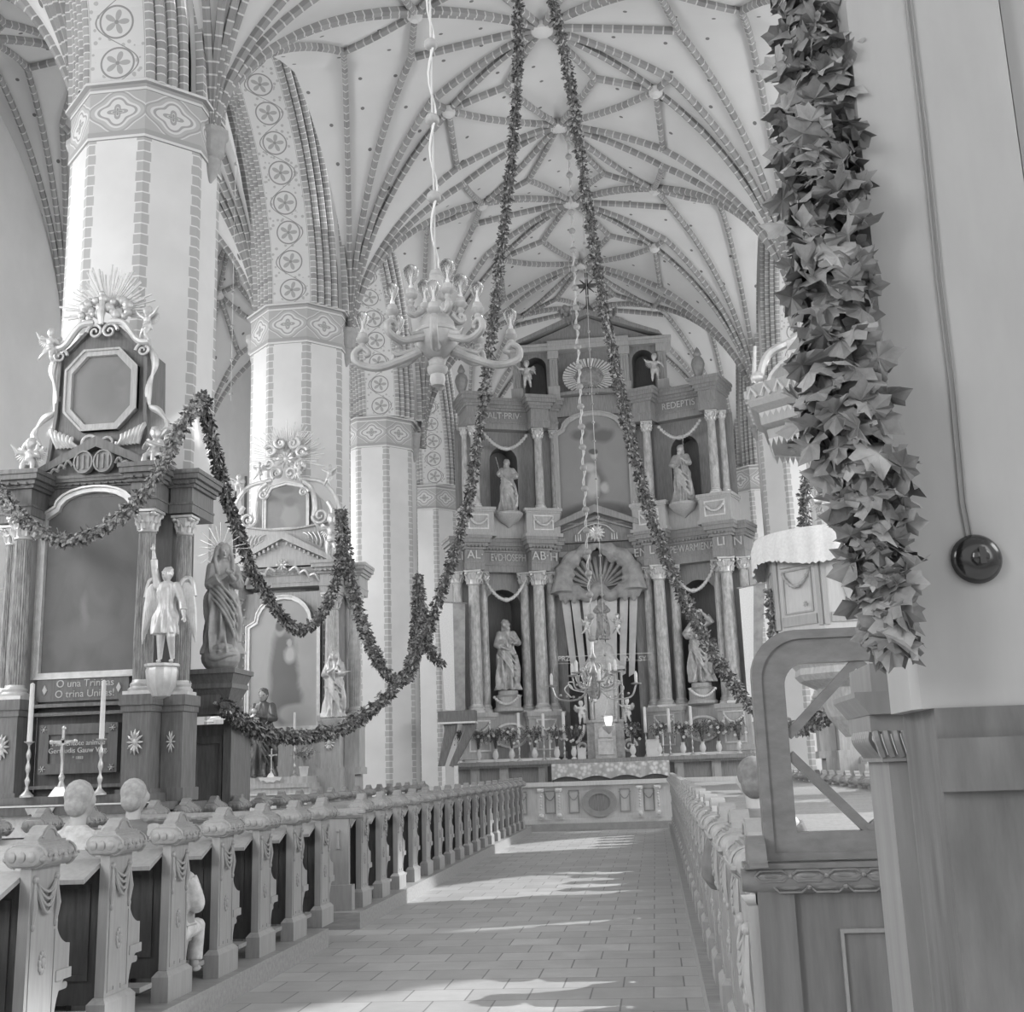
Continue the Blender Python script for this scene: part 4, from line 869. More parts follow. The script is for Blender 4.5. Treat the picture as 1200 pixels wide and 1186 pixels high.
mary = saint('veiled woman in a dark cloak standing on a snake-wrapped globe on a bracket', (-5.5, 14.7, 3.06), 1.46, M_MARY, radians(35), (((-.1, -.02, .78), (-.13, -.08, .62), (-.01, -.18, .7), 1.6), ((.1, -.02, .78), (.13, -.08, .62), (.02, -.18, .7), 1.6)), hair='long', veil=True, seed=9, voxel=.008, tilt=(0, .35), extra=snake)
b = MB(); rays(b, (0, .1, 1.42), .16, .36, 20, 2, .006); b.build('halo_rays', M_BRASS, mary)
t = thing('confessional', 'plain dark wooden box standing below the bracket of the cloaked woman', 'confessional', (-5.79, 15.6, .16))
b = MB(); b.box(-.28, .26, -.35, .4, 0, 2.05); b.build('body', M_DK, t); b = MB(); b.ring([(-.26, .1), (.14, .1), (.14, 1.9), (-.26, 1.9)], [(-.2, .2), (.1, .2), (.1, 1.8), (-.2, 1.8)], -.38, -.35); b.build('panel', M_DK2, t); b = MB(); b.box(.16, .27, -.4, .0, 0, 2.1); b.build('corner_post', M_DK, t)
t = thing('relief', 'carved stone relief at the left edge beside the dark side altar', 'relief', (ax(6, 780, 13.9), 13.9, 0))
b = MB(); b.box(-.5, .22, .1, .3, 2.75, 3.95); b.build('panel', M_STATG, t); b = MB(); robe(b, 1.15, [(0, .15, .1, 1.5, 0), (.5, .12, .1, 1.3, 0), (.9, .08, .06, .4, 0)], seed=3); b.M = Matrix(); 
for i in range(len(b.v)): b.v[i] = (b.v[i][0] + .04, b.v[i][1] + .05, b.v[i][2] + 2.8)
b.build('figure', M_STATG, t, smooth=True)
# ================================================================ second side altar type (pillar 2 left and right)
M_PAINT2 = painting('figure_canvas', 180, [(.5, .42, .24, .38, 118, 2), (.46, .76, .08, .06, 172, 2), (.46, .79, .09, .05, 110, 2), (.6, .56, .11, .08, 196, 3), (.58, .65, .05, .035, 185, 2), (.52, .2, .26, .2, 122, 2), (.7, .1, .3, .08, 175, 2), (.2, .12, .2, .1, 150, 2)], .12, 3)
M_PAINT3 = painting('upper_canvas', 150, [(.6, .3, .25, .3, 165, 2), (.6, .6, .18, .14, 135, 3), (.5, .9, .3, .12, 125, 3)], .15, 3)
def side_altar(xc, y, label):
    t = thing('side_altar', label, 'altar', (xc, y, 0))
    b = MB(); b.box(-1.45, 1.45, .1, .75, 0, 1.5); b.box(-1.2, 1.2, .3, .8, 1.5, 5.1); b.build('body', M_MD, t)
    for s in (-1, 1):
        b = MB(); pedestal(b, s * 1.02 - .2, s * 1.02 + .2, -.15, .35, 1.5, 2.62); pedestal(b, s * 1.38 - .15, s * 1.38 + .15, .15, .6, 1.5, 2.58); b.box(s * 1.02 - .24, s * 1.02 + .24, -.2, .3, 0, 1.5); o = b.build('pedestal', M_MD, t)
        b = MB(); rosette(b, (s * 1.02, -.17, 2.1), .12, 12, .16); b.build('rosette', M_GILT, o, smooth='auto')
        col(t, s * 1.02, .05, 2.62, 5.0, .14, M_MDC, M_GILT); col(t, s * 1.38, .4, 2.6, 5.0, .12, M_MDC, M_GILT)
        b = MB(); entab(b, s * 1.02 - .2, s * 1.02 + .2, -.15, .8, 5.0, 5.62, .16); entab(b, s * 1.38 - .16, s * 1.38 + .16, .22, .9, 5.0, 5.6, .14); b.build('cornice', M_MD, t)
        b = MB(); b.tube(bez([(s * .38, .2, 7.35), (s * .55, .2, 7.2), (s * .62, .2, 6.85), (s * .6, .2, 6.6)], 6), .05, 8); scroll(b, (s * .75, .15, 6.6), .17, .04, s, pi / 2 * (1 + s)); 
        b.tube(bez([(s * .3, .25, 7.42), (s * .8, .25, 7.3), (s * 1.08, .25, 6.9), (s * 1.14, .25, 6.45)], 8), .045, 8); b.tube(bez([(s * .9, .25, 6.4), (s * .98, .22, 6.7), (s * .88, .25, 6.9)], 5), [.05] * 11, 7)
        scroll(b, (s * .42, .1, 7.1), .1, .03, s, 0); b.build('volute', M_GILT, t, smooth='auto')
        b = MB(); q = [(s * (.35 + .11 * k), .12, 6.25 - .04 * k) for k in range(4)]
        for k in range(5): b.tube(bez([(s * (.4 + .1 * k), .17, 6.28), (s * (.5 + .09 * k), .14, 6.22 - .04 * k), (s * (.52 + .08 * k), .17, 6.12 - .05 * k), (s * (.44 + .1 * k), .17, 6.16 - .03 * k)], 4), .016, 6)
        b.build('scrollwork', M_GILT, t, smooth='auto')
    b = MB(); entab(b, -.8, .8, .22, .8, 5.2, 5.58, .06)
    b.prism([(-.95, 5.6), (.95, 5.6), (0, 6.15)], .1, .7); b.prism([(-1.06, 5.62), (-1.0, 5.76), (0, 6.3), (1.0, 5.76), (1.06, 5.62), (0, 6.14)], -.02, .75)
    for k in range(10):
        for s in (-1, 1): u = .1 + .09 * k; b.box(s * u - .02, s * u + .02, .0, .05, 6.06 - .5 * u, 6.12 - .5 * u)
    b.build('pediment', M_MD, t)
    b = MB(); n = 12; top = [(1.0 - 2.0 * k / n, 6.52 - .14 * sin(pi * k / n)) for k in range(n + 1)]; b.prism([(-.98, 5.6), (.98, 5.6)] + top, .2, .85); b.ring([(-.98, 5.6), (.98, 5.6)] + top, grow([(-.98, 5.6), (.98, 5.6)] + top, -.05), .14, .2); b.build('attic', M_MD, t)
    T = [(-.42, 6.42), (.42, 6.42), (.42, 7.05), (.3, 7.25), (0, 7.32), (-.3, 7.25), (-.42, 7.05)]
    picture('upper_picture', T, .3, M_PAINT3, t); frame('upper_frame', T, .32, .07, M_GILT, t, .06); b = MB(); b.prism([(-.8, 6.42), (.8, 6.42), (.7, 7.0), (.4, 7.32), (0, 7.4), (-.4, 7.32), (-.7, 7.0)], .34, .8); b.build('gable', M_MD, t)
    P = archtop(-.68, .68, 2.45, 4.95, .16, cut=.9); picture('altar_painting', P, .2, M_PAINT2, t); frame('painting_frame', P, .22, .08, M_GILT, t, .08)
    b = MB(); rays(b, (0, .3, 7.88), .3, .85, 46, 8, .014, radians(-15), radians(195)); b.build('rays', M_GILT, t)
    b = MB()
    for k in range(8): a = 2 * pi * k / 8 + .3; c = (.36 * cos(a), .18, 7.86 + .34 * sin(a)); scroll(b, c, .13, .045, (-1) ** k, a, 1.3); b.sph((c[0], .24, c[2]), .11, .06, .11, 10, 6)
    rosette(b, (0, .25, 7.86), .22, 10); b.build('cloud_wreath', M_GILT, t, smooth='auto')
    b = MB(); rosette(b, (0, .05, 5.62), .14, 8)
    for s in (-1, 1):
        for k in range(3): b.tube(bez([(s * (.15 + .2 * k), .08, 5.5 - .06 * k), (s * (.28 + .2 * k), .04, 5.56 - .08 * k), (s * (.36 + .2 * k), .08, 5.42 - .08 * k)], 4), .03, 6)
    b.build('tympanum_carving', M_GILT, t, smooth='auto')
    b = MB()
    for s in (-1, 1):
        for k in range(14): b.sph((s * .82, .2, 2.7 + .16 * k), .025, n=7, m=5)
    b.build('bead_moulding', M_GILT, t)
    b = MB(); b.box(-.85, .75, -.85, .1, 0, 1.15); b.box(-.95, .85, -.95, .1, 1.3, 1.38); b.box(-.9, .8, -.88, .1, 1.38, 1.5); b.box(-.95, .9, -.92, .1, 1.15, 1.3); b.build('mensa', M_MD, t)
    b = MB(); b.box(-.97, .87, -.97, .0, 1.18, 1.2); b.box(-.9, .8, -.9, -.86, .55, 1.18); b.build('pale_frontal', M_LINEN, t)
    return t
X2, Y2 = -7.15, 22.35
side_altar(X2, Y2, 'grey side altar with rayed cloud wreath on top, on the second left pillar')
side_altar(4.55, 22.35, 'grey side altar seen right of the pulpit behind the leaf garland')
for xx, w_ in ((X2, 'left'), (4.55, 'right')):
    sg = 1 if w_ == 'left' else -1; wd = 'the %s grey side altar' % w_
    putto('large cherub on the inner cornice corner of ' + wd, (xx + sg * 1.02, Y2 + .05, 5.62), .98, M_GILT, 0, 'stand', 6)
    putto('small cherub with spread arms on the inner arch of ' + wd, (xx + sg * .95, Y2 + .1, 7.15), .48, M_GILT, -.3, 'fly', 7, arms=(((-.11, 0, .71), (-.24, -.03, .78), (-.36, -.05, .84)), ((.11, 0, .71), (.25, 0, .78), (.38, 0, .82))))
    putto('small cherub kneeling on the outer arch of ' + wd, (xx - sg * .95, Y2 + .1, 7.12), .46, M_GILT, .4, 'sit', 8)
    putto('small cherub below the cloud wreath of ' + wd, (xx - sg * .5, Y2 + .05, 7.35), .42, M_GILT, .2, 'fly', 9)
    putto('small cherub beside the arch centre on ' + wd, (xx + sg * .35, Y2 + .0, 7.3), .42, M_GILT, -.5, 'fly', 10)
    def lamb(b, s): b.sph((.14 * s, -.12 * s, .66 * s), .07 * s, .05 * s, .05 * s); b.tube([(.02 * s, -.13 * s, .66 * s), (.28 * s, -.14 * s, .68 * s)], .012 * s, 6)
    saint('pale robed saint holding an object, on a console of ' + wd, (xx + sg * 1.15, Y2 - .25, 2.55), 1.27, M_GILT, 0, (((-.1, 0, .8), (-.14, -.06, .64), (-.0, -.17, .7), 1.7), ((.1, 0, .8), (.15, -.06, .66), (.12, -.17, .74), 1.7)), seed=12, veil=True, extra=lamb)
    q = thing('console', 'scrolled console under the saint of ' + wd, 'console', (xx + sg * 1.15, Y2 - .25, 2.25)); b = MB(); b.lathe([(.03, -.1), (.12, 0), (.2, .2), (.24, .26), (.24, .3)], n=20); b.build('bowl', M_MD, q, smooth='auto')
TY = Y2 - .55
def child(b, s):
    c = V((-.07, -.15, .66)) * s; b.sph(c, .04 * s, .04 * s, .06 * s); b.sph(c + V((0, -.01, .085)) * s, .034 * s)
    for q in (-1, 1): b.tube([c + V((q * .03, 0, .03)) * s, c + V((q * .06, -.03, .0)) * s], .014 * s, 6); b.tube([c - V((0, 0, .04)) * s, c + V((q * .03, -.04, -.1)) * s, c + V((q * .03, -.02, -.17)) * s], .018 * s, 6)
js = saint('glossy dark-robed friar statue holding a child, on the altar table', (ax(310, 905, TY), TY - .12, 1.5), 1.62, mat('glossy_dark_robe', 96, .25, .1, 4, coat=.3), .1, (((-.1, 0, .8), (-.14, -.06, .64), (-.03, -.15, .6), 1.6), ((.1, 0, .8), (.14, -.08, .66), (.02, -.17, .68), 1.6)), seed=21, voxel=.009, tilt=(-.2, .2))
b = MB(); child(b, 1.62); sculpt(b, .012, 'held_child', M_GILT, js)
b = MB(); head(b, (0, -.018, 1.5), 1.62, False, None, (-.2, .2)); sculpt(b, .01, 'painted_face', M_SKIN, js)
for px_, w_ in ((292, 'left'), (345, 'right')): candlestick('brass candlestick with white candle, %s of the friar statue' % w_, (ax(px_, 908, TY - .2), TY - .2, 1.5), .62, .55, M_BRASS, r=.028, group='candlesticks of the left grey side altar')
crucifix('small gilt crucifix standing in front of the friar statue', (ax(318, 905, TY - .27), TY - .27, 1.5), .5, M_GILT)
tag(MB().prism([(-.22, 0), (.22, 0), (.18, -.07), (.12, -.05), (.06, -.1), (0, -.08), (-.06, -.1), (-.12, -.05), (-.18, -.07)], -.012, 0).build('lace_doily', M_LINEN, loc=(ax(318, 910, TY - .34), Y2 - .955, 1.5)), 'white scalloped doily in front of the friar statue', 'doily')
def fern(b, seed, h, spread, n=26):
    rr = random.Random(seed)
    for k in range(n):
        a = rr.uniform(0, 2 * pi); d = V((cos(a), sin(a), 0)) * spread * rr.uniform(.3, 1); p = [V((0, 0, 0)), d * .3 + V((0, 0, h * .6)), d * .8 + V((0, 0, h * rr.uniform(.7, 1))), d * 1.1 + V((0, 0, h * rr.uniform(.4, .8)))]
        P = bez(p, 3); b.tube(P, .004, 3)
        for q in P[3:]: leafmesh(b, q, d + V((rr.uniform(-.3, .3), rr.uniform(-.3, .3), -.2)), .06, (0, 0, 1), .2, False)
def pot(label, loc, s, m=None, seed=0, cat='potted plant', h=.38, flowers=False, group=None, mp=None, vase=False, spread=.2):
    t = thing('flower_vase' if vase else 'potted_plant', label, cat, loc, group=group); b = MB()
    if vase: b.lathe([(.05, 0), (.06, .01), (.025, .04), (.055, .1), (.05, .15), (.03, .2), (.04, .23), (.03, .23)], n=14)
    else: b.lathe([(.06, 0), (.075, .13), (.085, .13), (.085, .16), (.07, .16)], n=16)
    for i in range(len(b.v)): b.v[i] = tuple(c * s for c in b.v[i])
    b.build('vase' if vase else 'pot', mp or M_POT, t, smooth='auto')
    b = MB(); b.M = Matrix.Translation((0, 0, .15 * s)); fern(b, seed, h, spread); o = b.build('foliage', m or M_LEAFL, t); o['kind'] = 'stuff'
    if flowers:
        rr = random.Random(seed + 1); b = MB()
        for k in range(9):
            a = rr.uniform(0, 2 * pi); q = spread * rr.uniform(.2, .9); c = (q * cos(a), q * sin(a) - .03, .15 * s + h * rr.uniform(.3, .9))
            for j in range(6): b.sph((c[0] + .022 * cos(j), c[1], c[2] + .022 * sin(j)), .02, n=6, m=4)
        o = b.build('flowers', M_FLOWER, t, smooth='auto'); o['kind'] = 'stuff'
    return t
for px_, w_ in ((277, 'left'), (356, 'right')): pot('feathery potted plant in a white pot, %s end of the friar altar table' % w_, (ax(px_, 905, TY - .25), TY - .25, 1.5), 1.1, seed=px_, h=.36, spread=.24)

# ================================================================ high altar
YH = 33.0
t = thing('high_altar', 'tall two-tiered marbled high altar retable with columns, niches and pediment', 'altar', (0, 0, 0)); HA = t
xl, xr = ax(634, 760, YH), ax(777, 760, YH); XH = (xl + xr) / 2; HWI = (xr - xl) / 2
def niche(b, u0, u1, z0, z1, ua, ub, za, zb, v, dp, n=10): # sheet at depth v with arched recess ua..ub
    uc = (ua + ub) / 2; r = (ub - ua) / 2; A = [(ua, za)] + [(uc - r * cos(pi * k / n), zb - r + r * sin(pi * k / n)) for k in range(n + 1)] + [(ub, za)]
    O = [(u0, za)] + [(u0 + (u1 - u0) * k / n if 0 < k < n else (u0 if k == 0 else u1), z1) for k in range(n + 1)] + [(u1, za)]
    m = len(A); b.add([(p[0], v, p[1]) for p in O] + [(p[0], v, p[1]) for p in A], [(i, i + 1, m + i + 1, m + i) for i in range(m - 1)]); b.box(u0, u1, v, v + .02, z0, za)
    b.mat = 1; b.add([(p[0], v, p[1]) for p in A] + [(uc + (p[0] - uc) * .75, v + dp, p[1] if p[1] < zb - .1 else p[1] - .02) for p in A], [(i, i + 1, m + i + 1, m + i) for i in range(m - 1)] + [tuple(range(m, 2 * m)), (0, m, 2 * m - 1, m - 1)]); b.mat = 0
TXT = []
# levels
Z0, Z1, Z2, Z3, Z4, Z5, Z6, Z7, Z8 = .34, 1.78, 3.02, 6.96, 7.92, 8.76, 11.18, 12.12, 13.75
tiers = [dict(xi=HWI, xc=XH, pxo=((557, 858)), py=760, c=(Z2, Z3), ped=(Z1, Z2), ent=(Z3, Z4), r=.175, d=.75), dict(xi=None, xc=None, pxo=((557, 838)), py=560, c=(Z5, Z6), ped=(Z4, Z5), ent=(Z6, Z7), r=.125, d=.7)]
xl2, xr2 = ax(632, 560, YH), ax(761, 560, YH); tiers[1]['xc'] = (xl2 + xr2) / 2; tiers[1]['xi'] = (xr2 - xl2) / 2; XU = tiers[1]['xc']
FR = []
for ti, T in enumerate(tiers):
    for s in (-1, 1):
        px_ = T['pxo'][0 if s < 0 else 1]; yo = YH - T['d']; xo = ax(px_, T['py'], yo); xi = T['xc'] + s * T['xi']
        dx = abs(xo - xi); L = sqrt(dx * dx + T['d'] ** 2); ph = math.atan2(T['d'], dx)
        U = V((s * cos(ph), -sin(ph), 0)); B_ = V((s * sin(ph), cos(ph), 0)); Mx = Matrix(((U.x, B_.x, 0, xi), (U.y, B_.y, 0, YH), (0, 0, 1, 0), (0, 0, 0, 1)))
        FR.append((Mx, L, s, ph)); r = T['r']
        for u, v_ in ((0, 0), (L, 0), (.0 - .38, .12) if ti == 0 else (-.5, .1), (.34 if ti == 0 else .0, .28), (L - (.34 if ti == 0 else -.25), .28 if ti == 0 else .18), (L + .4, .25)):
            if ti == 1 and u in (.0,) and v_ == .28: continue
            if ti == 1 and u == L + .4: continue
            big = v_ == 0
            p = Mx @ V((u, v_, 0)); rr_ = r if big else r * .8; col(t, p.x, p.y, T['c'][0], T['c'][1], rr_, M_HAC, M_GILT, 16, .035)
        b = MB(); b.M = Mx
        pedestal(b, -.5, .5, -.24, .6, T['ped'][0], T['ped'][1], .06); pedestal(b, L - .45, L + .45, -.24, .6, T['ped'][0], T['ped'][1], .06); b.box(.3, L - .3, .05, .6, T['ped'][0], T['ped'][1]); o = b.build('pedestal', M_HAL, t)
        for uc in (0, L): 
            b = MB(); b.M = Mx; swag(b, uc - .27, T['ped'][1] - .3, uc + .27, T['ped'][1] - .3, -.26, .2, .03)
            b.ring([(uc - .3, T['ped'][0] + .2), (uc + .3, T['ped'][0] + .2), (uc + .3, T['ped'][1] - .2), (uc - .3, T['ped'][1] - .2)], [(uc - .26, T['ped'][0] + .24), (uc + .26, T['ped'][0] + .24), (uc + .26, T['ped'][1] - .24), (uc - .26, T['ped'][1] - .24)], -.26, -.24); b.build('pedestal_carving', M_GILT, o, smooth='auto')
        if ti == 0: b = MB(); b.M = Mx; b.ring([(L / 2 + .5 * cos(a), 2.4 + .35 * sin(a)) for a in [2 * pi * k / 24 for k in range(24)]], [(L / 2 + .43 * cos(a), 2.4 + .29 * sin(a)) for a in [2 * pi * k / 24 for k in range(24)]], .0, .05); b.build('oval_moulding', M_GILT, o, smooth='auto')
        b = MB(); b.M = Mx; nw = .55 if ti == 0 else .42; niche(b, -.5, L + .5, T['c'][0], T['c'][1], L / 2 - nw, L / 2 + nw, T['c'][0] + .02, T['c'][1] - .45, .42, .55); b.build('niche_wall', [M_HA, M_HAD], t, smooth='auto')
        b = MB(); b.M = Mx; e0, e1 = T['ent']
        entab(b, -.30, .26, -.26, .8, e0, e1, .2, ti == 0); entab(b, L - .26, L + .26, -.26, .8, e0, e1, .2, ti == 0); entab(b, .2, L - .2, .12, .8, e0, e1 - .02, .14, ti == 0); entab(b, -.62, -.28, -.08, .8, e0, e1, .16, ti == 0)
        if ti == 0: entab(b, L + .22, L + .56, .0, .8, e0, e1, .16, False)
        b.build('entablature', M_HA, t)
        b = MB(); b.M = Mx; swag(b, L * .5 - .62, T['c'][1] - .18, L * .5 + .62, T['c'][1] - .18, .1, .62 - .2 * ti, .045, 18); sg = Mx @ V((L / 2, .1, T['c'][1] - .8)); b.sph((L / 2, .05, T['c'][1] - .8 + .2 * ti), .09, .06, .07, 8, 6); b.build('swag', M_GILT, t, smooth='auto')
        # lettering on the friezes
        if ti == 0:
            W = ({0: ('AB·', .0, -.29), 1: ('EVD·IOSEPH', L / 2 - .12, .1), 2: ('AL·', L, -.29), 3: ('H', -.45, -.12), 4: ('LI', L + .4, -.04)} if s < 0 else
                 {0: ('L·', .0, -.29), 1: ('PE·WARMIENA', L / 2, .1), 2: ('LI', L, -.29), 3: ('EN', -.45, -.12), 4: ('N', L + .4, -.04)})
            for _, (tx, u, v_) in W.items():
                p = Mx @ V((u, v_, 0)); text('frieze_letters', tx, .34 if len(tx) < 5 else .29, (p.x, p.y - .0, e0 + .41), M_LET, t, rz=ph if s < 0 else -ph, sx=1.0 if len(tx) < 5 else .68)
        else:
            p = Mx @ V((L / 2, .1, 0)); text('frieze_letters', 'ALT·PRIV·' if s < 0 else 'REDEPTIS', .27, (p.x, p.y, e0 + .4), M_LET, t, rz=ph if s < 0 else -ph, sx=.9)
# centre of lower tier: arched recess, drapery and pediment
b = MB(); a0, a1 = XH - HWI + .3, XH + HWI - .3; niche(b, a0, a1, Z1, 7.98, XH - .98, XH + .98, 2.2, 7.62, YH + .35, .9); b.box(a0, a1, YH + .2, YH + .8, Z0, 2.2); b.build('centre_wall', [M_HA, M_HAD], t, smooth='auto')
M_DRAPE = mat('grey_drapery', 158, .8, .1, 4); M_BAND = mat('pale_band', 216, .8, .04, 4)
b = MB(); rr = random.Random(2)
for s in (-1, 1):
    P = [(XH + s * 1.02 * sin(a), YH + .2, 6.62 + .98 * cos(a)) for a in [radians(10 + 10 * k) for k in range(9)]] + [(XH + s * 1.02, YH + .15, 6.3)]
    b.tube(P, [.16 + .05 * sin(2.3 * k) + .02 * k for k in range(len(P))], 9)
    for k in range(16): a = radians(5 + 6 * k); q = rr.uniform(.66, .95); b.tube([(XH + s * q * sin(a), YH + .16, 6.6 + q * cos(a)), (XH + s * (q + .22) * sin(a), YH + .05, 6.6 + (q + .2) * cos(a) - .03)], [.05, .09], 6)
    for k in range(5): u = XH + s * (.6 + .12 * k); b.tube([(u, YH + .12, 6.5), (u + .03, YH + .06, 6.3), (u, YH + .1, 6.12 - .1 * (k % 2))], [.1, .11, .05], 7)
b.tube(bez([(XH - .8, YH + .25, 6.5), (XH - .3, YH + .2, 6.2), (XH, YH + .2, 6.45), (XH + .3, YH + .2, 6.2), (XH + .8, YH + .25, 6.5)], 5), .17, 8); sculpt(b, .03, 'canopy_drapery', M_DRAPE, t)
b = MB(); b.prism([(XH + .96 * cos(pi * k / 12), 6.62 + .96 * sin(pi * k / 12)) for k in range(13)] + [(XH - .5, 5.2), (XH + .5, 5.2)], YH + .5, YH + .54)
for k in range(14): a = pi * (k + .5) / 14; b.tube([(XH + .1 * cos(a), YH + .5, 6.5), (XH + .9 * cos(a), YH + .42, 6.55 + .85 * sin(a))], [.03, .07], 6)
b.build('canopy_lining', M_DRAPE, t, smooth='auto')
for s in (-1, 1):
    for k, (u0, w0, u1, w1) in enumerate(((.24, .44, .16, .22), (.68, .25, .46, .17), (.95, .24, .71, .17))):
        b = MB(); b.add([(XH + s * (u0 - w0 * .4), YH + .3, 6.25), (XH + s * (u0 + w0 * .6), YH + .24, 6.3), (XH + s * (u1 + w1), YH + .16, 4.0), (XH + s * u1, YH + .2, 3.9), (XH + s * (u0 - w0 * .4), YH + .32, 6.25), (XH + s * (u0 + w0 * .6), YH + .26, 6.3), (XH + s * (u1 + w1), YH + .18, 4.0), (XH + s * u1, YH + .22, 3.9)], [(0, 1, 2, 3), (7, 6, 5, 4), (0, 4, 5, 1), (1, 5, 6, 2), (2, 6, 7, 3), (3, 7, 4, 0)]); b.build('cloth_band', M_BAND if k != 9 else M_DRAPE, t)
b = MB(); pz = [(XH - 1.95, 7.78), (XH + 1.95, 7.78), (XH + 1.95, 8.0), (XH, 8.75), (XH - 1.95, 8.0)]; b.prism([(XH - 2.05, 7.88), (XH - 1.95, 8.02), (XH, 8.82), (XH + 1.95, 8.02), (XH + 2.05, 7.88), (XH, 8.6)], YH - .12, YH + .7); b.prism(pz, YH + .15, YH + .6); b.prism([(XH - 1.85, 7.82), (XH, 8.5), (XH + 1.85, 7.82), (XH, 8.42)], YH + .02, YH + .2); b.box(XH - 1.9, XH + 1.9, YH + .5, YH + .7, 7.7, 8.9); b.build('lower_pediment', M_HA, t)
b = MB(); rosette(b, (XH, YH + .1, 8.02), .26, 14); 
for s in (-1, 1):
    for k in range(3): b.tube([(XH + s * (.45 + .07 * k), YH + .1, 8.0), (XH + s * (.45 + .07 * k), YH + .08, 7.8)], [.012, .028], 6)
    b.tube(bez([(XH, YH + .12, 8.3), (XH + s * .3, YH + .1, 8.22), (XH + s * .52, YH + .1, 8.02)], 4), .02, 6)
b.build('coat_of_arms', M_GILT, t, smooth='auto')
for s in (-1, 1): MB().box(XH + s * .95 - .16, XH + s * .95 + .16, YH + .3, YH + .345, 7.4, 7.56).build('date_tablet', M_LET, t)
# centre of the upper tier
b = MB(); b.box(XU - tiers[1]['xi'] - .1, XU + tiers[1]['xi'] + .1, YH + .3, YH + .9, Z4, Z7 + .1); b.build('upper_wall', M_HA, t)
PU = archtop(ax(657, 600, YH), ax(740, 600, YH), az(700, 607, YH), az(700, 484, YH), .2, cut=.55)
picture('upper_painting', PU, YH + .24, painting('kneeling_canvas', 146, [(.5, .36, .17, .22, 118, 3), (.46, .34, .1, .16, 188, 3), (.5, .62, .05, .045, 186, 3), (.5, .65, .06, .03, 100, 2), (.42, .5, .13, .05, 190, 3), (.62, .3, .08, .06, 180, 3), (.3, .82, .14, .06, 112, 3), (.65, .8, .18, .08, 112, 3), (.5, .9, .14, .05, 118, 3), (.5, .08, .5, .1, 112, 2)], .12, 3), t); frame('upper_frame', PU, YH + .27, .13, M_HAL, t, .1)
b = MB(); b.box(XU - 1.05, XU + 1.05, YH + .2, YH + .4, Z4 + .1, Z4 + .55); b.build('upper_base', M_HAL, t)
b = MB(); b.prism([(XU - 1.9, Z7), (XU - 1.9, Z7 + .06), (XU, Z7 + .22), (XU + 1.9, Z7 + .06), (XU + 1.9, Z7 - .04), (XU, Z7 + .1)], YH + .0, YH + .7); b.box(XU - 1.5, XU + 1.5, YH + .2, YH + .8, Z6 + .4, Z7 + .05); b.prism([(XU - 1.5, Z7 - .1), (XU + 1.5, Z7 - .1), (XU, Z7 + .12)], YH + .24, YH + .5); b.build('upper_pediment', M_HA, t)
# attic with niches, oval glory and pediment
ZT0, ZT1 = az(690, 462, YH), az(690, 408, YH); XT = ax(690, 430, YH)
b = MB(); b.box(XT - 1.05, XT + 1.05, YH + .3, YH + .9, ZT0 - .1, ZT1 + .1)
for s in (-1, 1): niche(b, XT + s * 1.6 - .55, XT + s * 1.6 + .55, ZT0 - .1, ZT1, XT + s * 1.6 - .33, XT + s * 1.6 + .33, ZT0 + .05, ZT1 - .1, YH + .2, .5)
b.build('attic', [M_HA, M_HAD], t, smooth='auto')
for s in (-1, 1):
    for u in (1.05, 2.15):
        b = MB(); b.box(XT + s * u - .12, XT + s * u + .12, YH + .05, YH + .4, ZT0 + .3, ZT1 - .2); b.box(XT + s * u - .17, XT + s * u + .17, YH - .02, YH + .4, ZT0 - .12, ZT0 + .32); b.box(XT + s * u - .16, XT + s * u + .16, YH - .02, YH + .4, ZT1 - .25, ZT1)
        for k in (-1, 0, 1): b.tube([(XT + s * u + k * .07, YH + .04, ZT0 + .35), (XT + s * u + k * .07, YH + .04, ZT1 - .3)], .02, 5)
        b.build('attic_pilaster', M_HAL, t)
b = MB(); b.box(XT - 2.4, XT + 2.4, YH - .05, YH + .9, ZT1, ZT1 + .12); b.box(XT - 2.45, XT + 2.45, YH - .12, YH + .9, ZT1 + .12, ZT1 + .2); b.box(XT - 1.2, XT + 1.2, YH - .1, YH + .88, ZT1 - .012, ZT1 + .28); b.build('attic_cornice', M_HAL, t)
zp = ZT1 + .22; b = MB(); b.prism([(XT - 2.0, zp), (XT + 2.0, zp), (XT, zp + .78)], YH + .1, YH + .8); b.prism([(XT - 2.2, zp), (XT - 2.1, zp + .14), (XT, zp + .98), (XT + 2.1, zp + .14), (XT + 2.2, zp), (XT, zp + .8)], YH - .12, YH + .9); b.build('top_pediment', M_HA, t)
xo, zo = ax(690, 440, YH), az(690, 440, YH)
b = MB()
for k in range(40): a = 2 * pi * k / 40; b.tube([(xo + .42 * cos(a), YH + .15, zo + .32 * sin(a)), (xo + .78 * cos(a), YH + .08, zo + .56 * sin(a))], [.025, .048], 4)
b.build('glory_rays', M_GILT, t); b = MB(); b.sph((xo, YH + .2, zo), .47, .14, .33, 18, 10); rr = random.Random(1)
for k in range(40): a = rr.uniform(0, 6.28); q = rr.uniform(.05, .42); b.sph((xo + q * cos(a), YH + .1, zo + q * .7 * sin(a)), .045, n=7, m=5)
b.build('glory_centre', M_STATG, t, smooth='auto')
q = MB(); zc = zp + .98; w_ = .09; xk = ax(687, 330, YH)
q.box(xk - w_ / 2, xk + w_ / 2, YH + .1, YH + .2, zc - .1, zc + 1.25); q.box(xk - .36, xk + .36, YH + .1, YH + .2, zc + .78, zc + .88)
for k in range(4): a = pi / 4 + k * pi / 2; q.tube([(xk + .08 * cos(a), YH + .15, zc + .83 + .08 * sin(a)), (xk + .3 * cos(a), YH + .15, zc + .83 + .3 * sin(a))], [.03, .015], 5)
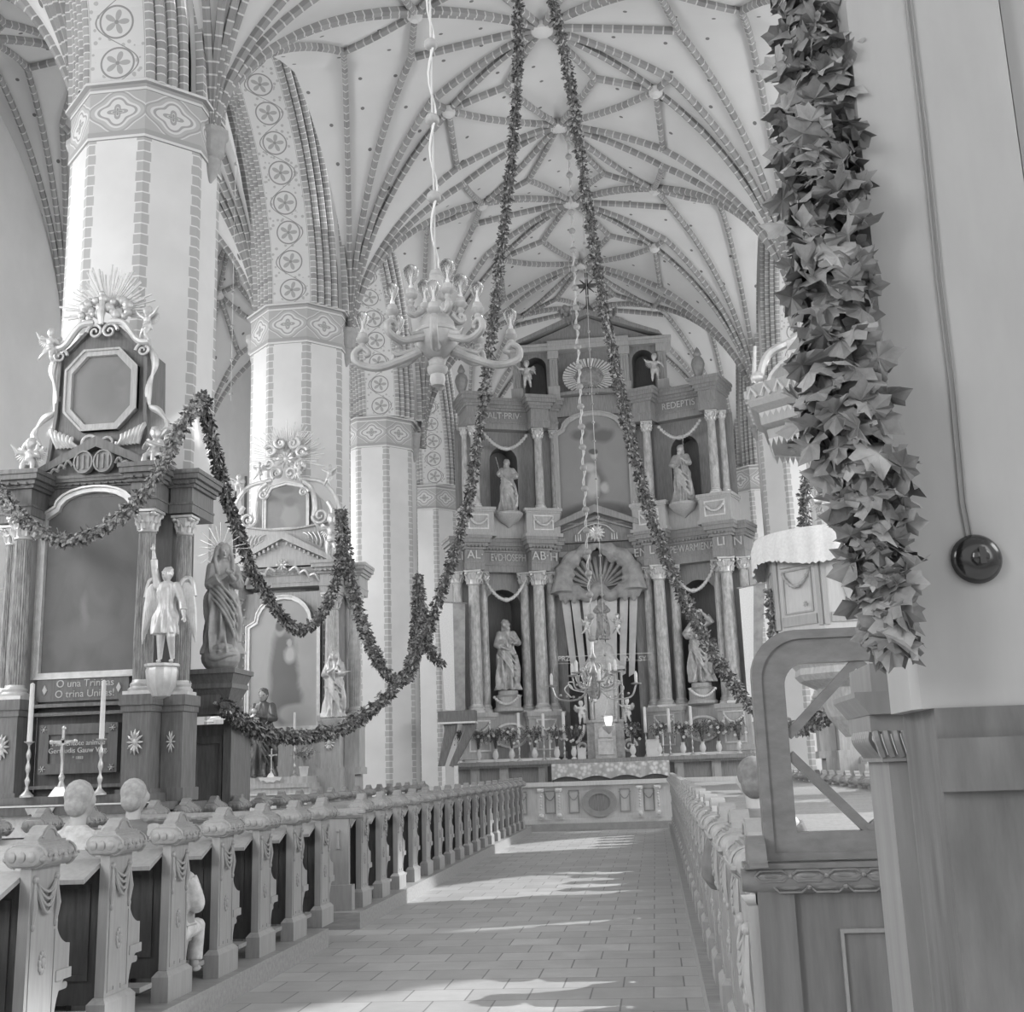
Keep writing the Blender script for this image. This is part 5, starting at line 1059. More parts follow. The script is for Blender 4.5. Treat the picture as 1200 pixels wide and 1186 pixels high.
q.sph((xk, YH + .15, zc + .05), .16, .16, .14); q.build('crowning_cross', M_HAD, t, smooth='auto')
def hput(px_, py_, h, label, pose, rz=0, arms=None, m=None): putto(label, (ax(px_, py_, YH), YH, az(px_, py_, YH)), h, m or M_GILT, rz, pose, px_, arms=arms, voxel=.018)
spread = (((-.11, 0, .71), (-.24, -.03, .7), (-.33, -.05, .8)), ((.11, 0, .71), (.24, -.03, .62), (.3, -.08, .5)))
hput(618, 455, .85, 'small winged cherub standing in the left attic niche of the high altar', 'stand', 0, spread); hput(768, 447, .85, 'small winged cherub standing in the right attic niche of the high altar', 'stand', 0, spread)
hput(664, 387, .85, 'angel leaning on the left slope of the top pediment beside the cross', 'sit', .8, m=M_STATG); hput(715, 385, .85, 'angel leaning on the right slope of the top pediment beside the cross', 'sit', -.8, m=M_STATG)
for px_, w_ in ((820, 'right'), (541, 'left')):
    q = MB(); q.lathe([(.1, 0), (.1, .05), (.05, .1), (.14, .3), (.2, .55), (.16, .7), (.08, .78), (.12, .84), (.1, .9), (.06, 1.0), (.0, 1.08)], n=16, flute=.05); q = q.build('urn', M_STATG, smooth='auto'); q.location = (ax(px_, 458, YH - .5), YH - .5, Z7); tag(q, 'tall covered urn on the %s outer cornice of the high altar' % w_, 'urn')
M_STS = mat('silvered_statue', 178, .4, .1, 8, metal=.25)
def place(fr, u, v_): return fr[0] @ V((u, v_, 0))
def staff(b, s): b.tube([(-.2 * s, -.16 * s, .03 * s), (-.11 * s, -.16 * s, .5 * s), (-.22 * s, -.1 * s, 1.02 * s)], .01 * s, 6)
def tallcross(b, s): b.tube([(.06 * s, -.2 * s, .0), (.12 * s, -.2 * s, 1.22 * s)], .009 * s, 6); b.tube([(-.06 * s, -.2 * s, 1.06 * s), (.28 * s, -.2 * s, 1.1 * s)], .008 * s, 6)
A_l = (((-.1, 0, .8), (-.15, -.06, .64), (-.04, -.16, .58), 1.6), ((.1, 0, .8), (.16, -.04, .66), (.06, -.16, .72), 1.6))
for i, (lab, h, beard, ex, arms, sd, py_) in enumerate((
    ('bearded apostle statue with a book in the lower left niche of the high altar', 1.98, True, None, A_l, 31, None),
    ('robed apostle statue with raised arm in the lower right niche of the high altar', 1.98, True, None, (((-.1, 0, .8), (-.17, -.05, .68), (-.08, -.16, .62), 1.6), ((.1, 0, .8), (.2, -.03, .84), (.1, -.1, .96), 1.6)), 32, None),
    ('statue holding a staff in the upper left niche of the high altar', 1.6, False, staff, (((-.1, 0, .8), (-.16, -.06, .72), (-.14, -.16, .66), 1.6), ((.1, 0, .8), (.16, -.02, .7), (.1, -.14, .62), 1.6)), 33, None),
    ('statue holding a tall thin cross in the upper right niche of the high altar', 1.7, True, tallcross, (((-.1, 0, .8), (-.15, -.06, .66), (-.02, -.16, .62), 1.6), ((.1, 0, .8), (.15, -.06, .66), (.08, -.18, .7), 1.6)), 34, None))):
    fr = FR[(0, 1, 2, 3)[i]]; L = fr[1]; p = place(fr, L / 2, .18 if i < 2 else .02); zb = (Z2 + .6) if i < 2 else Z5 - .12
    st = saint(lab, (p.x, p.y, zb), h, M_STS, -fr[2] * .3, arms, beard, 'long', sd, .02, tilt=(fr[2] * -.3 if i else .5, .1), extra=ex, name='apostle_statue')
    q = thing('statue_pedestal' if i < 2 else 'console', ('round pedestal with small garland under the lower %s statue' if i < 2 else 'shell-shaped console under the upper %s statue') % ('left' if i % 2 == 0 else 'right'), 'pedestal' if i < 2 else 'console', (p.x, p.y, zb - .6 if i < 2 else zb))
    b = MB()
    if i < 2: b.lathe([(.36, 0), (.42, .04), (.42, .1), (.36, .16), (.36, .42), (.4, .47), (.28, .5), (.28, .6)], n=20)
    else: b.lathe([(.02, -.42), (.06, -.38), (.1, -.34), (.3, -.22), (.42, -.06), (.42, 0)], n=20, flute=.06)
    b.build('body', M_HAL, q, smooth='auto')
    if i < 2: b = MB(); swag(b, -.34, .42, .34, .42, -.36, .2, .035); b.build('garland_carving', M_GILT, q, smooth='auto')
# ---- altar table, tabernacle and what stands on the shelf
YS = 32.05; ZS = az(700, 889, YS)
t = thing('altar_table', 'long dark altar table and shelf below the high altar retable', 'table', (0, 0, 0))
xa_t, xb_t = ax(530, 890, YS), ax(885, 882, YS)
b = MB(); b.box(xa_t, xb_t, YS - .12, YH - .26, ZS - .1, ZS); b.box(xa_t + .05, xb_t - .05, YS - .05, YH - .27, ZS - .16, ZS - .1); b.box(xa_t + .1, xb_t - .1, YS + .15, YH - .27, .34, ZS - .16); b.build('shelf', M_HA, t)
for px_ in (556, 590, 636, 796, 840): u = ax(px_, 900, YS); b = MB(); b.box(u - .12, u + .12, YS + .05, YS + .15, .34, ZS - .16); b.box(u - .06, u + .06, YS + .0, YS + .08, ZS - .7, ZS - .3); b.build('pilaster', M_HAL, t)
xm0, xm1 = ax(646, 890, YS - .6), ax(784, 890, YS - .6)
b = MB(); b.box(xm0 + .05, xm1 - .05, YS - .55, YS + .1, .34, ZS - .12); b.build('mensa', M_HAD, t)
k = NT('lace'); tc = k.n('TexCoord'); vo = k.n('TexVoronoi', i_Scale=9.0); k.l(tc, 'Object', vo, 'Vector'); cr = k.n('ValToRGB'); cr.color_ramp.elements[0].color = g(lin(232)); cr.color_ramp.elements[1].color = g(lin(186)); cr.color_ramp.elements[0].position = .25; cr.color_ramp.elements[1].position = .6; k.l(vo, 'Distance', cr, 0); k.l(cr, 0, k.b, 'Base Color'); M_LACE = k.m
b = MB(); n = 72; H_ = ZS - .12; yv = YS - .62
b.add([(xm0 + (xm1 - xm0) * i / n, yv + .02 * sin(i * .9), H_ if r_ == 0 else 1.17 + .09 * abs(sin(i * pi / 18))) for r_ in range(2) for i in range(n + 1)], [(i, i + 1, n + 2 + i, n + 1 + i) for i in range(n)]); b.box(xm0, xm1, YS - .6, YS + .0, H_, H_ + .015); b.box(xm0 - .005, xm0 + .005, YS - .6, YS, 1.0, H_); b.box(xm1 - .005, xm1 + .005, YS - .6, YS, 1.0, H_)
tag(b.build('altar_cloth', M_LACE), 'patterned lace altar cloth hanging over the front of the high altar table', 'altar cloth')
# tabernacle
xt = ax(710, 870, YS + .2); t = thing('tabernacle', 'gilt columned tabernacle standing at the centre of the high altar', 'tabernacle', (xt, YS + .35, ZS)); M_TAB = mat('tabernacle_gilt', 192, .4, .1, 9, metal=.2)
b = MB(); b.box(-.5, .5, -.12, .4, 0, .95); b.box(-.28, .28, -.3, .0, 0, .95); b.box(-.55, .55, -.16, .4, .95, 1.02); b.box(-.33, .33, -.34, 0, .95, 1.02); b.box(-.4, .4, .05, .4, 1.0, 2.35); b.box(-.62, .62, -.2, .4, 2.35, 2.45); b.build('body', M_TAB, t)
b = MB(); b.box(-.2, .2, -.33, -.3, .1, .5); b.ring([(-.2, .1), (.2, .1), (.2, .5), (-.2, .5)], [(-.16, .14), (.16, .14), (.16, .46), (-.16, .46)], -.35, -.33); b.box(-.05, .05, -.35, -.33, .25, .38); b.prism([(-.17, .55), (.17, .55), (.17, .75), (0, .92), (-.17, .75)], -.33, -.3); b.build('door', M_GILT, t)
for s in (-1, 1):
    for u, v_ in ((.33, -.1), (.5, .05)): b = MB(); b.lathe([(.05, 1.02), (.06, 1.05), (.038, 1.1), (.042, 1.7), (.034, 2.2), (.055, 2.3), (.055, 2.35)], (s * u, v_, 0), 10); b.build('column', M_MDC, t, smooth='auto')
    b = MB(); scroll(b, (s * .62, -.05, .3), .2, .05, s, 0); b.tube(bez([(s * .55, -.05, .9), (s * .6, -.05, .7), (s * .75, -.05, .45)], 4), .05, 7); b.build('side_volute', M_GILT, t, smooth='auto')
b = MB(); b.add([(-.26, .02, 1.02), (.26, .02, 1.02), (.26, .02, 2.1), (.18, .02, 2.28), (0, .02, 2.34), (-.18, .02, 2.28), (-.26, .02, 2.1)], [(0, 1, 2, 3, 4, 5, 6)]); b.build('niche_back', M_LINEN, t)
b = MB(); b.lathe([(.52, 2.45), (.5, 2.55), (.36, 2.75), (.3, 3.0), (.2, 3.1), (.12, 3.12), (.05, 3.3), (.0, 3.35)], (0, .1, 0), 16, sy=.6); b.build('dome', M_TAB, t, smooth='auto')
for s, w_ in ((-1, 'left'), (1, 'right')): putto('white cherub kneeling at the %s side of the tabernacle' % w_, (xt + s * .62, YS + .12, ZS + .92), .62, M_POT, -s * .5, 'stand', 41 + s, voxel=.016)
q = saint('small dark crowned figure standing above the tabernacle before the cloth bands', (xt + .05, YS + .55, ZS + 3.2), 1.15, M_STATG, 0, (((-.1, 0, .8), (-.17, -.05, .7), (-.1, -.17, .66), 1.5), ((.1, 0, .8), (.17, -.05, .7), (.1, -.17, .66), 1.5)), seed=44, voxel=.016, veil=True)
for s, w_ in ((-1, 'left'), (1, 'right')): putto('small gilt angel hovering at the %s of the figure above the tabernacle' % w_, (xt + .05 + s * .42, YS + .5, ZS + 3.3), .6, M_GILT, -s * .5, 'fly', 45 + s, voxel=.016)
# rays of letters: open-work inscription arched over the tabernacle
t = thing('openwork_inscription', 'open-work letters on a thin wire in front of the cloth bands', 'inscription', (0, 0, 0)); yy = 31.7
P = [(ax(px_, py_, yy), yy, az(px_, py_, yy)) for px_, py_ in ((653, 770), (680, 769), (712, 767), (745, 766), (764, 765))]; b = MB(); b.tube(P, .01, 4); b.tube([(p[0], p[1], p[2] - .18) for p in P], .006, 4); b.build('wire', M_GILT, t)
for tx, px_ in (('PRZ', 661), ('W', 735), ('SY', 753)): text('letters', tx, .19, (ax(px_, 772, yy), yy, az(px_, 772, yy)), M_GILT, t)
# candlesticks, vases and framed cards on the shelf
YC = YS - .02
for i, (px_, pb, ptop, hc_) in enumerate(((609, 889, 865, 835), (638, 887, 862, 836), (662, 886, 866, 834), (758, 883, 858, 828), (786, 883, 858, 830), (812, 881, 856, 827))):
    z = az(px_, pb, YC); h = az(px_, ptop, YC) - ZS; hc = az(px_, hc_, YC) - ZS - h
    candlestick('tall white candle on a silver stand, %s from left of six on the high altar' % ORD[i], (ax(px_, pb, YC), YC, ZS), max(.35, h), hc, r=.045, group='tall candles on the high altar')
for i, px_ in enumerate((645, 778)): candlestick('short thin candle on the high altar shelf, %s of the tabernacle' % ('left', 'right')[i], (ax(px_, 886, YC - .03), YC - .03, ZS), .28, .42, r=.025)
for i, px_ in enumerate((542, 561, 581, 600, 627, 653, 673, 742, 773, 801, 824, 843, 867)):
    pot('vase of leaves and pale flowers, %s from left on the high altar shelf' % ORD[i], (ax(px_, 887 - (px_ - 600) * .02, YC - .04), YC - .04, ZS), 1.5, M_LEAF, 60 + i, 'flower vase', .7, True, 'flower vases on the high altar', vase=True, spread=.28)
for px_, w_, s_ in ((682, 'left', .13), (766, 'right', .2)):
    tq = thing('framed_card', 'small framed white card on the high altar shelf, %s of the tabernacle' % w_, 'card', (ax(px_, 886, YC - .1), YC - .1, ZS)); MB().box(-s_ * .8, s_ * .8, 0, .02, 0, s_ * 2.2).build('card', M_POT, tq); MB().ring([(-s_ * .85, 0), (s_ * .85, 0), (s_ * .85, s_ * 2.25), (-s_ * .85, s_ * 2.25)], [(-s_ * .65, .04), (s_ * .65, .04), (s_ * .65, s_ * 2.05), (-s_ * .65, s_ * 2.05)], -.01, .01).build('frame', M_GILT, tq)
# banners, throne canopy
for pts, lab in ((((513, 706), (545, 708), (545, 832), (522, 832)), 'pale hanging banner beside the left columns of the high altar'), (((866, 690), (897, 684), (888, 846), (878, 846)), 'pale hanging banner beside the right columns of the high altar')):
    yb = 31.9; t = thing('banner', lab, 'banner', (0, 0, 0)); q = [(ax(p[0], p[1], yb), az(p[0], p[1], yb)) for p in pts]
    def lerp2(a, c, t_): return (a[0] + (c[0] - a[0]) * t_, a[1] + (c[1] - a[1]) * t_)
    b = MB(); b.prism([q[0], lerp2(q[0], q[1], .55), lerp2(q[3], q[2], .5), q[3]], yb, yb + .02); b.build('white_half', M_LINEN, t); b = MB(); b.prism([lerp2(q[0], q[1], .55), q[1], q[2], lerp2(q[3], q[2], .5)], yb, yb + .02); b.build('grey_half', M_DRAPE, t)
    b = MB(); b.tube([(q[0][0] - .05, yb, q[0][1] + .02), (q[1][0] + .05, yb, q[1][1] + .02)], .02, 6); b.build('pole', M_HA, t)
yq = 31.3; x0q, x1q = ax(513, 840, yq), ax(556, 840, yq); z1q, z0q = az(530, 833, yq), az(530, 846, yq)
t = thing('throne_canopy', 'dark box canopy with gathered curtains and slim white posts left of the high altar', 'canopy', (0, 0, 0))
b = MB(); b.box(x0q, x1q, yq, yq + .5, z0q, z1q); b.build('tester', M_DK, t); MB().box(x0q, x1q + .02, yq - .02, yq + .5, z0q - .05, z0q).build('edging', M_LINEN, t)
for u0, u1 in ((x0q + .45, x0q + .12), (x1q - .03, x0q + .42)):
    b = MB(); n = 8
    for k in range(n): b.tube(bez([(u0 - .35 * k / n, yq + .1 + .03 * (k % 2), z0q), (u0 - .28 * k / n - .02, yq + .1, (z0q + 1.9) / 2 + .2), (u1 - .02 * k, yq + .1, az(520, 898, yq))], 4), [.05, .05, .05, .048, .045, .04, .035, .03, .025], 6)
    b.build('curtain', M_DK, t, smooth='auto')
for u in (x0q + .12, x0q + .45): MB().box(u - .05, u + .05, yq + .05, yq + .15, .34, az(520, 898, yq)).build('post', M_LINEN, t)
q = pot('bouquet of pale round flowers in a dark vase below the throne canopy', (ax(543, 925, 30.6), 30.6, .34 + .0), 1.2, M_LEAF, 99, 'flower vase', .3, True, vase=True, mp=M_DK, spread=.22)
# communion rail
yr = 29.45; t = thing('communion_rail', 'pale carved communion rail with an oval centre panel before the high altar', 'rail', (0, 0, 0)); xo = ax(703, 950, yr)
b = MB(); b.box(-5.9, 3.2, yr, yr + .3, .17, .27); b.box(-5.9, 3.2, yr + .03, yr + .25, .27, 1.05); M_RAIL = wood('pale_rail_paint', 222, .03, .5); b.build('body', M_RAIL, t); MB().box(-5.95, 3.25, yr - .1, yr + .35, 1.05, 1.15).build('top', M_RAIL, t)
b = MB(); E_ = [2 * pi * k / 32 for k in range(32)]; b.ring([(xo + .42 * cos(a), .64 + .33 * sin(a)) for a in E_], [(xo + .27 * cos(a), .64 + .21 * sin(a)) for a in E_], yr - .04, yr + .03); b.ring([(xo + .43 * cos(a), .64 + .34 * sin(a)) for a in E_], [(xo + .39 * cos(a), .64 + .3 * sin(a)) for a in E_], yr - .06, yr - .03); b.build('oval_frame', M_STONE, t, smooth='auto')
MB().prism([(xo + .27 * cos(a), .64 + .21 * sin(a)) for a in E_], yr - .005, yr + .03).build('oval_panel', M_HA, t)
for u in (xo - 1.42, xo - .98, xo + .98, xo + 1.42, xo - 2.4, xo + 2.4, xo - 3.2, xo + 3.2):
    b = MB(); b.box(u - .1, u + .1, yr - .06, yr + .04, .27, .4); b.box(u - .08, u + .08, yr - .07, yr + .04, .4, .9); b.tube([(u, yr - .08, .95), (u, yr - .1, 1.0)], .09, 8); b.sph((u, yr - .08, .36), .06); 
    for k in range(6): b.sph((u, yr - .085, .88 - .07 * k), .035 - .002 * k, n=7, m=5)
    b.build('pilaster', M_RAIL, t, smooth='auto')
for u in (xo - 1.2, xo + 1.2, xo - 1.9, xo + 1.9, xo - .62, xo + .62):
    b = MB(); w_ = .13; b.ring([(u - w_, .4), (u + w_, .4), (u + w_, .95), (u - w_, .95)], [(u - w_ + .03, .43), (u + w_ - .03, .43), (u + w_ - .03, .92), (u - w_ + .03, .92)], yr, yr + .04); swag(b, u - w_, .88, u + w_, .88, yr, .16, .014, 8); b.build('panel_moulding', M_STONE, t, smooth='auto')
# ================================================================ hanging lights
M_WOODP = wood('pale_turned_wood', 164, .07, .45, (3, 3, 3)); M_CORD = mat('pale_cord', 214, .7, .03)
k = NT('bulb_glass'); k.b.inputs['Base Color'].default_value = g(.95); k.b.inputs['Roughness'].default_value = .03; k.b.inputs['Transmission Weight'].default_value = 1; k.b.inputs['IOR'].default_value = 1.25; M_BULB = k.m; k.b.inputs['IOR'].default_value = 1.1
YK = 6.2; xk, zk = ax(512, 400, YK), az(512, 400, YK)
t = thing('chandelier', 'large pale wooden chandelier with curved arms and clear round bulbs', 'chandelier', (xk, YK, zk)); CH = t
b = MB(); P = [(.0, -.27), (.035, -.265), (.045, -.23), (.04, -.2), (.055, -.185), (.06, -.16), (.045, -.145), (.05, -.12), (.03, -.1), (.06, -.09), (.1, -.06), (.118, -.01), (.115, .04), (.12, .045), (.12, .06), (.105, .07), (.1, .11), (.07, .15), (.05, .16), (.055, .19), (.03, .21), (.035, .24), (.045, .25), (.05, .27), (.035, .28), (.04, .29), (.042, .37), (.034, .39), (.038, .40), (.025, .43), (.0, .44)]
b.lathe(P, n=28); b.build('turned_stem', M_WOODP, t, smooth='auto')
def arm_(i, a, r, z0, z1, big):
    d = V((cos(a), sin(a), 0)); b = MB(); k = r / .42
    pts = [d * .09 + V((0, 0, z0)), d * (.09 + (r - .09) * .35) + V((0, 0, z0 - .05 * k)), d * (.09 + (r - .09) * .75) + V((0, 0, z0 - .09 * k)), d * (r + .03 * k) + V((0, 0, z0 - .06 * k)), d * (r + .045 * k) + V((0, 0, z0 + .0)), d * (r) + V((0, 0, z0 + .03 * k)), d * (r - .035 * k) + V((0, 0, z0 - .005)), d * (r - .01 * k) + V((0, 0, z0 - .02))]
    Q = bez(pts, 5); b.tube(Q, [(.026 - .012 * j / len(Q)) * (.75 + .25 * k) for j in range(len(Q))], 9, flat=1.1)
    b.tube([d * .1 + V((0, 0, z0 + .015)), d * (.1 + (r - .1) * .4) + V((0, 0, z0 - .015)), d * (.1 + (r - .1) * .5) + V((0, 0, z0 + .01))], [.018, .014, .006], 7)
    o = b.build('arm', M_WOODP, t, smooth='auto')
    c = d * r; b = MB(); b.lathe([(.012, z0 + .02), (.02, z0 + .04), (.016, z0 + .055), (.034, z0 + .07), (.038, z0 + .085), (.03, z0 + .09), (.026, z0 + .115), (.02, z0 + .12)], c, 16); b.build('cup', M_WOODP, o, smooth='auto')
    s = .047 if big else .038; zb = z0 + .12
    b = MB(); b.lathe([(.012, zb), (.014, zb + .02), (.016, zb + .03), (s * .8, zb + .045 + s * .5), (s, zb + .05 + s), (s * .9, zb + .05 + s * 1.5), (s * .5, zb + .05 + s * 1.9), (.0001, zb + .05 + s * 2)], c, 18); b.build('bulb', M_BULB, o, smooth='auto')
    b = MB(); b.lathe([(.011, zb - .01), (.011, zb + .018), (.006, zb + .03), (.004, zb + .05 + s * .6)], c, 8)
    for j in range(5): b.tube([c + V((.004 * cos(j * 1.25), .004 * sin(j * 1.25), zb + .05)), c + V((.013 * cos(j * 1.25), .013 * sin(j * 1.25), zb + .055 + s))], .0012, 3)
    b.build('socket', M_POT, o, smooth='auto')
for i in range(8): arm_(i, radians(8 + 45 * i), .42 if i % 2 == 0 else .33, -.06 + (.07 if i % 2 else 0), 0, False)
for i in range(4): arm_(i, radians(35 + 90 * i), .155, .17, 0, True)
def beadcord(name, label, x, y, z0, z1, step, rb, rc, twist=True, first=.2, split=True):
    t = thing(name, label, 'cord', (x, y, z0)); b = MB(); H = z1 - z0; n = int(H / (step / 8))
    b.tube([(0, 0, 0), (0, 0, H)], rc * .6, 6)
    if twist: b.tube([(rc * 1.6 * cos(i * .8), rc * 1.6 * sin(i * .8), H * i / n) for i in range(n + 1)], rc * .6, 5)
    b.build('flex', M_CORD, t, smooth=True); z = first * step; k = 0
    while z < H:
        b = MB(); b.lathe([(rb * sin(pi * j / 10) + .001, z - rb * .9 * cos(pi * j / 10)) for j in range(11)], n=14); b.lathe([(rb * 1.03, z - .004), (rb * 1.03, z + .004)], n=14); b.build('bead', M_WOODP, t, smooth='auto'); z += step; k += 1
beadcord('bead_cord', 'pale cord with wooden balls carrying the large wooden chandelier', xk, YK, zk + .44, 15.1, .50, .042, .012, first=.9)
YB = 24.0; xb, zb_ = ax(700, 800, YB), az(700, 800, YB)
beadcord('bead_cord', 'long beaded cord hanging in front of the high altar, carrying the brass chandelier', ax(696, 800, YB), YB, az(700, 806, YB) + .95, 15.9, .45, .075, .022, first=.1)
YL = 27.5; xl_, zl = ax(713, 845, YL), az(713, 845, YL)
beadcord('bead_cord', 'thin cord with tiny balls hanging before the centre of the high altar', xl_, YL, zl + .48, 16.1, .47, .035, .012, False)
beadcord('bead_cord', 'thin beaded cord hanging between the first two left pillars', ax(272, 400, 21), 21, az(270, 470, 21), 15.7, .7, .035, .008, False)
t = thing('brass_chandelier', 'shiny brass chandelier with curled arms and candle bulbs before the high altar', 'chandelier', (ax(696, 800, YB), YB, az(700, 806, YB)))
b = MB(); b.lathe([(.0, -.3), (.04, -.28), (.03, -.22), (.12, -.16), (.15, -.06), (.1, .02), (.04, .08), (.05, .2), (.09, .3), (.05, .4), (.03, .5), (.07, .6), (.03, .7), (.03, .95)], n=20); b.build('stem', M_BRASS, t, smooth='auto')
for i in range(8):
    a = radians(10 + 45 * i); r = .86 if i % 2 == 0 else .55; d = V((cos(a), sin(a), 0)); zz = 0 if i % 2 == 0 else .22
    b = MB(); b.tube(bez([d * .08 + V((0, 0, zz)), d * r * .4 + V((0, 0, zz - .22)), d * r * .85 + V((0, 0, zz - .2)), d * r + V((0, 0, zz + .05))], 6), .02, 7); b.tube(bez([d * .1 + V((0, 0, zz - .1)), d * r * .5 + V((0, 0, zz - .02)), d * r * .6 + V((0, 0, zz + .12)), d * r * .45 + V((0, 0, zz + .13))], 5), .015, 6); b.tube(bez([d * r * .3 + V((0, 0, zz + .0)), d * r * .42 + V((0, 0, zz + .2)), d * r * .28 + V((0, 0, zz + .28))], 5), .014, 6)
    b.tube(spiral((0, 0, 0), .1, 1.3, 16), .012, 5) if False else b.tube(bez([d * r * .55 + V((0, 0, zz - .18)), d * r * .7 + V((0, 0, zz - .02)), d * r * .58 + V((0, 0, zz + .08)), d * r * .5 + V((0, 0, zz - .02))], 5), .014, 6)
    for j in range(4): b.sph(d * r * (.35 + .15 * j) + V((0, 0, zz - .19 + .02 * j)), .028, n=7, m=5)
    b.lathe([(.1, zz + .05), (.11, zz + .07), (.03, zz + .09)], d * r, 14); o = b.build('arm', M_BRASS, t, smooth='auto')
    b = MB(); b.lathe([(.032, zz + .08), (.034, zz + .26), (.02, zz + .3), (.0, zz + .32)], d * r, 10); b.build('candle_bulb', M_CANDLE, o, smooth='auto')
t = thing('sanctuary_lamp', 'small white glass lamp hanging in front of the tabernacle', 'lamp', (xl_, YL, zl)); k = NT('lit_glass'); k.b.inputs['Base Color'].default_value = g(.9); k.b.inputs['Emission Color'].default_value = g(1); k.b.inputs['Emission Strength'].default_value = .6
b = MB(); b.lathe([(.0, -.12), (.06, -.1), (.09, 0), (.1, .1), (.08, .12)], n=14); b.build('glass', k.m, t, smooth='auto'); b = MB(); b.lathe([(.11, .1), (.17, .12), (.11, .14)], n=14); b.lathe([(.0, -.3), (.03, -.28), (.13, -.18), (.16, -.12), (.1, -.1)], n=14)
for i in range(3): a = 2.1 * i; b.tube([(.15 * cos(a), .15 * sin(a), .12), (0, 0, .5)], .006, 4)
b.build('metalwork', M_GILT, t, smooth='auto')
# ================================================================ garlands
GL = (lambda t_: .10)
def gp(L): return [at(*p) for p in L]
top = V((-1.3, 15.55, 15.45))
garland('leaf_rope', 'long leaf rope falling from the vault to the left, past the wooden chandelier', [top] + gp([(606, 90, 16.6), (590, 270, 17.5), (565, 480, 18.3), (543, 610, 18.7), (500, 740, 19), (470, 795, 18.8), (430, 835, 18.3), (385, 858, 17.6), (330, 862, 16.6), (290, 848, 15.6), (262, 826, 14.35)]), lambda t_: .045 + .06 * min(1, t_ * 1.6), .085, 300, seed=1)
garland('leaf_rope', 'long leaf rope falling from the vault to the right, across the high altar', [top] + gp([(661, 60, 16.6), (683, 200, 17.6), (708, 360, 18.6), (738, 510, 19.2), (775, 640, 19.6), (830, 755, 19.4), (885, 830, 18.6), (935, 852, 17.6), (965, 840, 16.9), (1000, 825, 16.2)]), lambda t_: .05 + .055 * min(1, t_ * 1.6), .085, 300, seed=2)
garland('leaf_garland', 'pale leaf garland swagged across the top of the dark side altar painting', gp([(-12, 560, 13.0), (20, 600, 12.9), (60, 628, 12.9), (95, 630, 12.9), (130, 612, 12.9), (158, 590, 13.0), (190, 545, 13.0), (215, 495, 13.1), (237, 464, 13.3)]), .07, .085, 330, M_LEAFL, 3, m2=M_LEAF)
garland('leaf_garland', 'leaf garland drooping from the dark side altar peak across to the grey side altar', gp([(237, 464, 13.3), (252, 530, 14.5), (275, 610, 16.5), (305, 685, 18.5), (350, 738, 20.2), (385, 705, 21.2), (400, 640, 21.6), (398, 597, 21.7)]), lambda t_: .06 + .04 * t_, .09, 320, seed=4)
garland('leaf_garland', 'leaf garland hanging from the grey side altar down to the long leaf rope', gp([(400, 597, 21.8), (408, 660, 21.6), (425, 730, 21), (450, 785, 20), (478, 790, 21), (488, 730, 24), (490, 675, 26)]), .095, .1, 260, seed=5)
garland('leaf_garland', 'short leaf garland with a loose tail beside the banner left of the high altar', gp([(490, 675, 26), (497, 725, 25.5), (505, 765, 25), (520, 778, 25)]), .095, .1, 240, seed=6)
garland('leaf_garland', 'narrow leaf garland hanging down the left corner of the pulpit', gp([(902, 690, 15.0), (904, 720, 15.0), (910, 756, 15.0)]), .05, .07, 300, seed=7)
garland('leaf_garland', 'upright leaf garland beside the cherub right of the pillar behind the pulpit', gp([(945, 556, 21.6), (943, 590, 21.6), (944, 634, 21.6)]), .1, .1, 260, seed=8)
# ================================================================ pulpit
YP = 15.3; xp = ax(985, 700, YP); M_PUL = wood('pale_pulpit_paint', 196, .03, .5); M_PUL2 = wood('pulpit_moulding', 168, .04, .5)
zt, zb2 = 4.25, 3.02
t = thing('pulpit', 'pale painted polygonal pulpit with carved panels and fringed cloth', 'pulpit', (xp, YP, 0))
def hexa(b, r0, r1, z0, z1, n=8, off=22.5): b.lathe([(r0, z0), (r1, z1)], n=n, a0=radians(off), a1=radians(off) + 2 * pi)
b = MB(); hexa(b, .92, .92, zb2, zt); hexa(b, .98, .98, zt - .06, zt); hexa(b, 1.0, 1.0, zb2 - .08, zb2); b.box(.8, 1.4, -.3, .3, 2.9, 3.05); b.build('body', M_PUL, t)
b = MB(); b.lathe([(.1, 1.75), (.14, 1.8), (.3, 2.0), (.42, 2.35), (.62, 2.45), (.68, 2.52), (.66, 2.6), (.9, 2.9), (1.02, 2.94)], n=8, a0=radians(22.5), a1=radians(22.5) + 2 * pi); b.build('tapering_base', M_MD, t)
b = MB()
for k in range(8):
    a0 = radians(22.5 + 45 * k); am = a0 + radians(22.5); R = .92 * cos(radians(22.5)); old = b.M
    b.M = Matrix.Rotation(am + pi / 2, 4, 'Z') @ Matrix.Translation((0, -R, 0))
    b.box(-.26, .26, -.02, 0, zb2 + .08, zb2 + .2); b.box(-.24, .24, -.03, 0, zt - .42, zt - .3)
    if k % 2: b.prism([(-.11, 3.55), (0, 3.18), (.11, 3.55), (0, 3.95)], -.02, 0); rosette(b, (0, -.02, 3.56), .05, 8)
    else: b.ring([(-.22, 3.25), (.22, 3.25), (.22, 3.8), (-.22, 3.8)], [(-.2, 3.27), (.2, 3.27), (.2, 3.78), (-.2, 3.78)], -.02, 0); swag(b, -.2, 3.76, .2, 3.76, -.02, .18, .02, 10); rosette(b, (.12, -.03, 3.35), .04, 7)
    for u in (-.32, .32): b.box(u - .03, u + .03, -.03, .01, zb2 + .05, zt - .1)
    b.M = old
b.build('panel_carving', M_PUL2, t, smooth='auto')
b = MB(); n = 160
rows = [[(1.03 + .035 * (r_ > 0) + (.02 * sin(i * 1.1) if r_ else 0)) for i in range(n)] for r_ in range(4)]
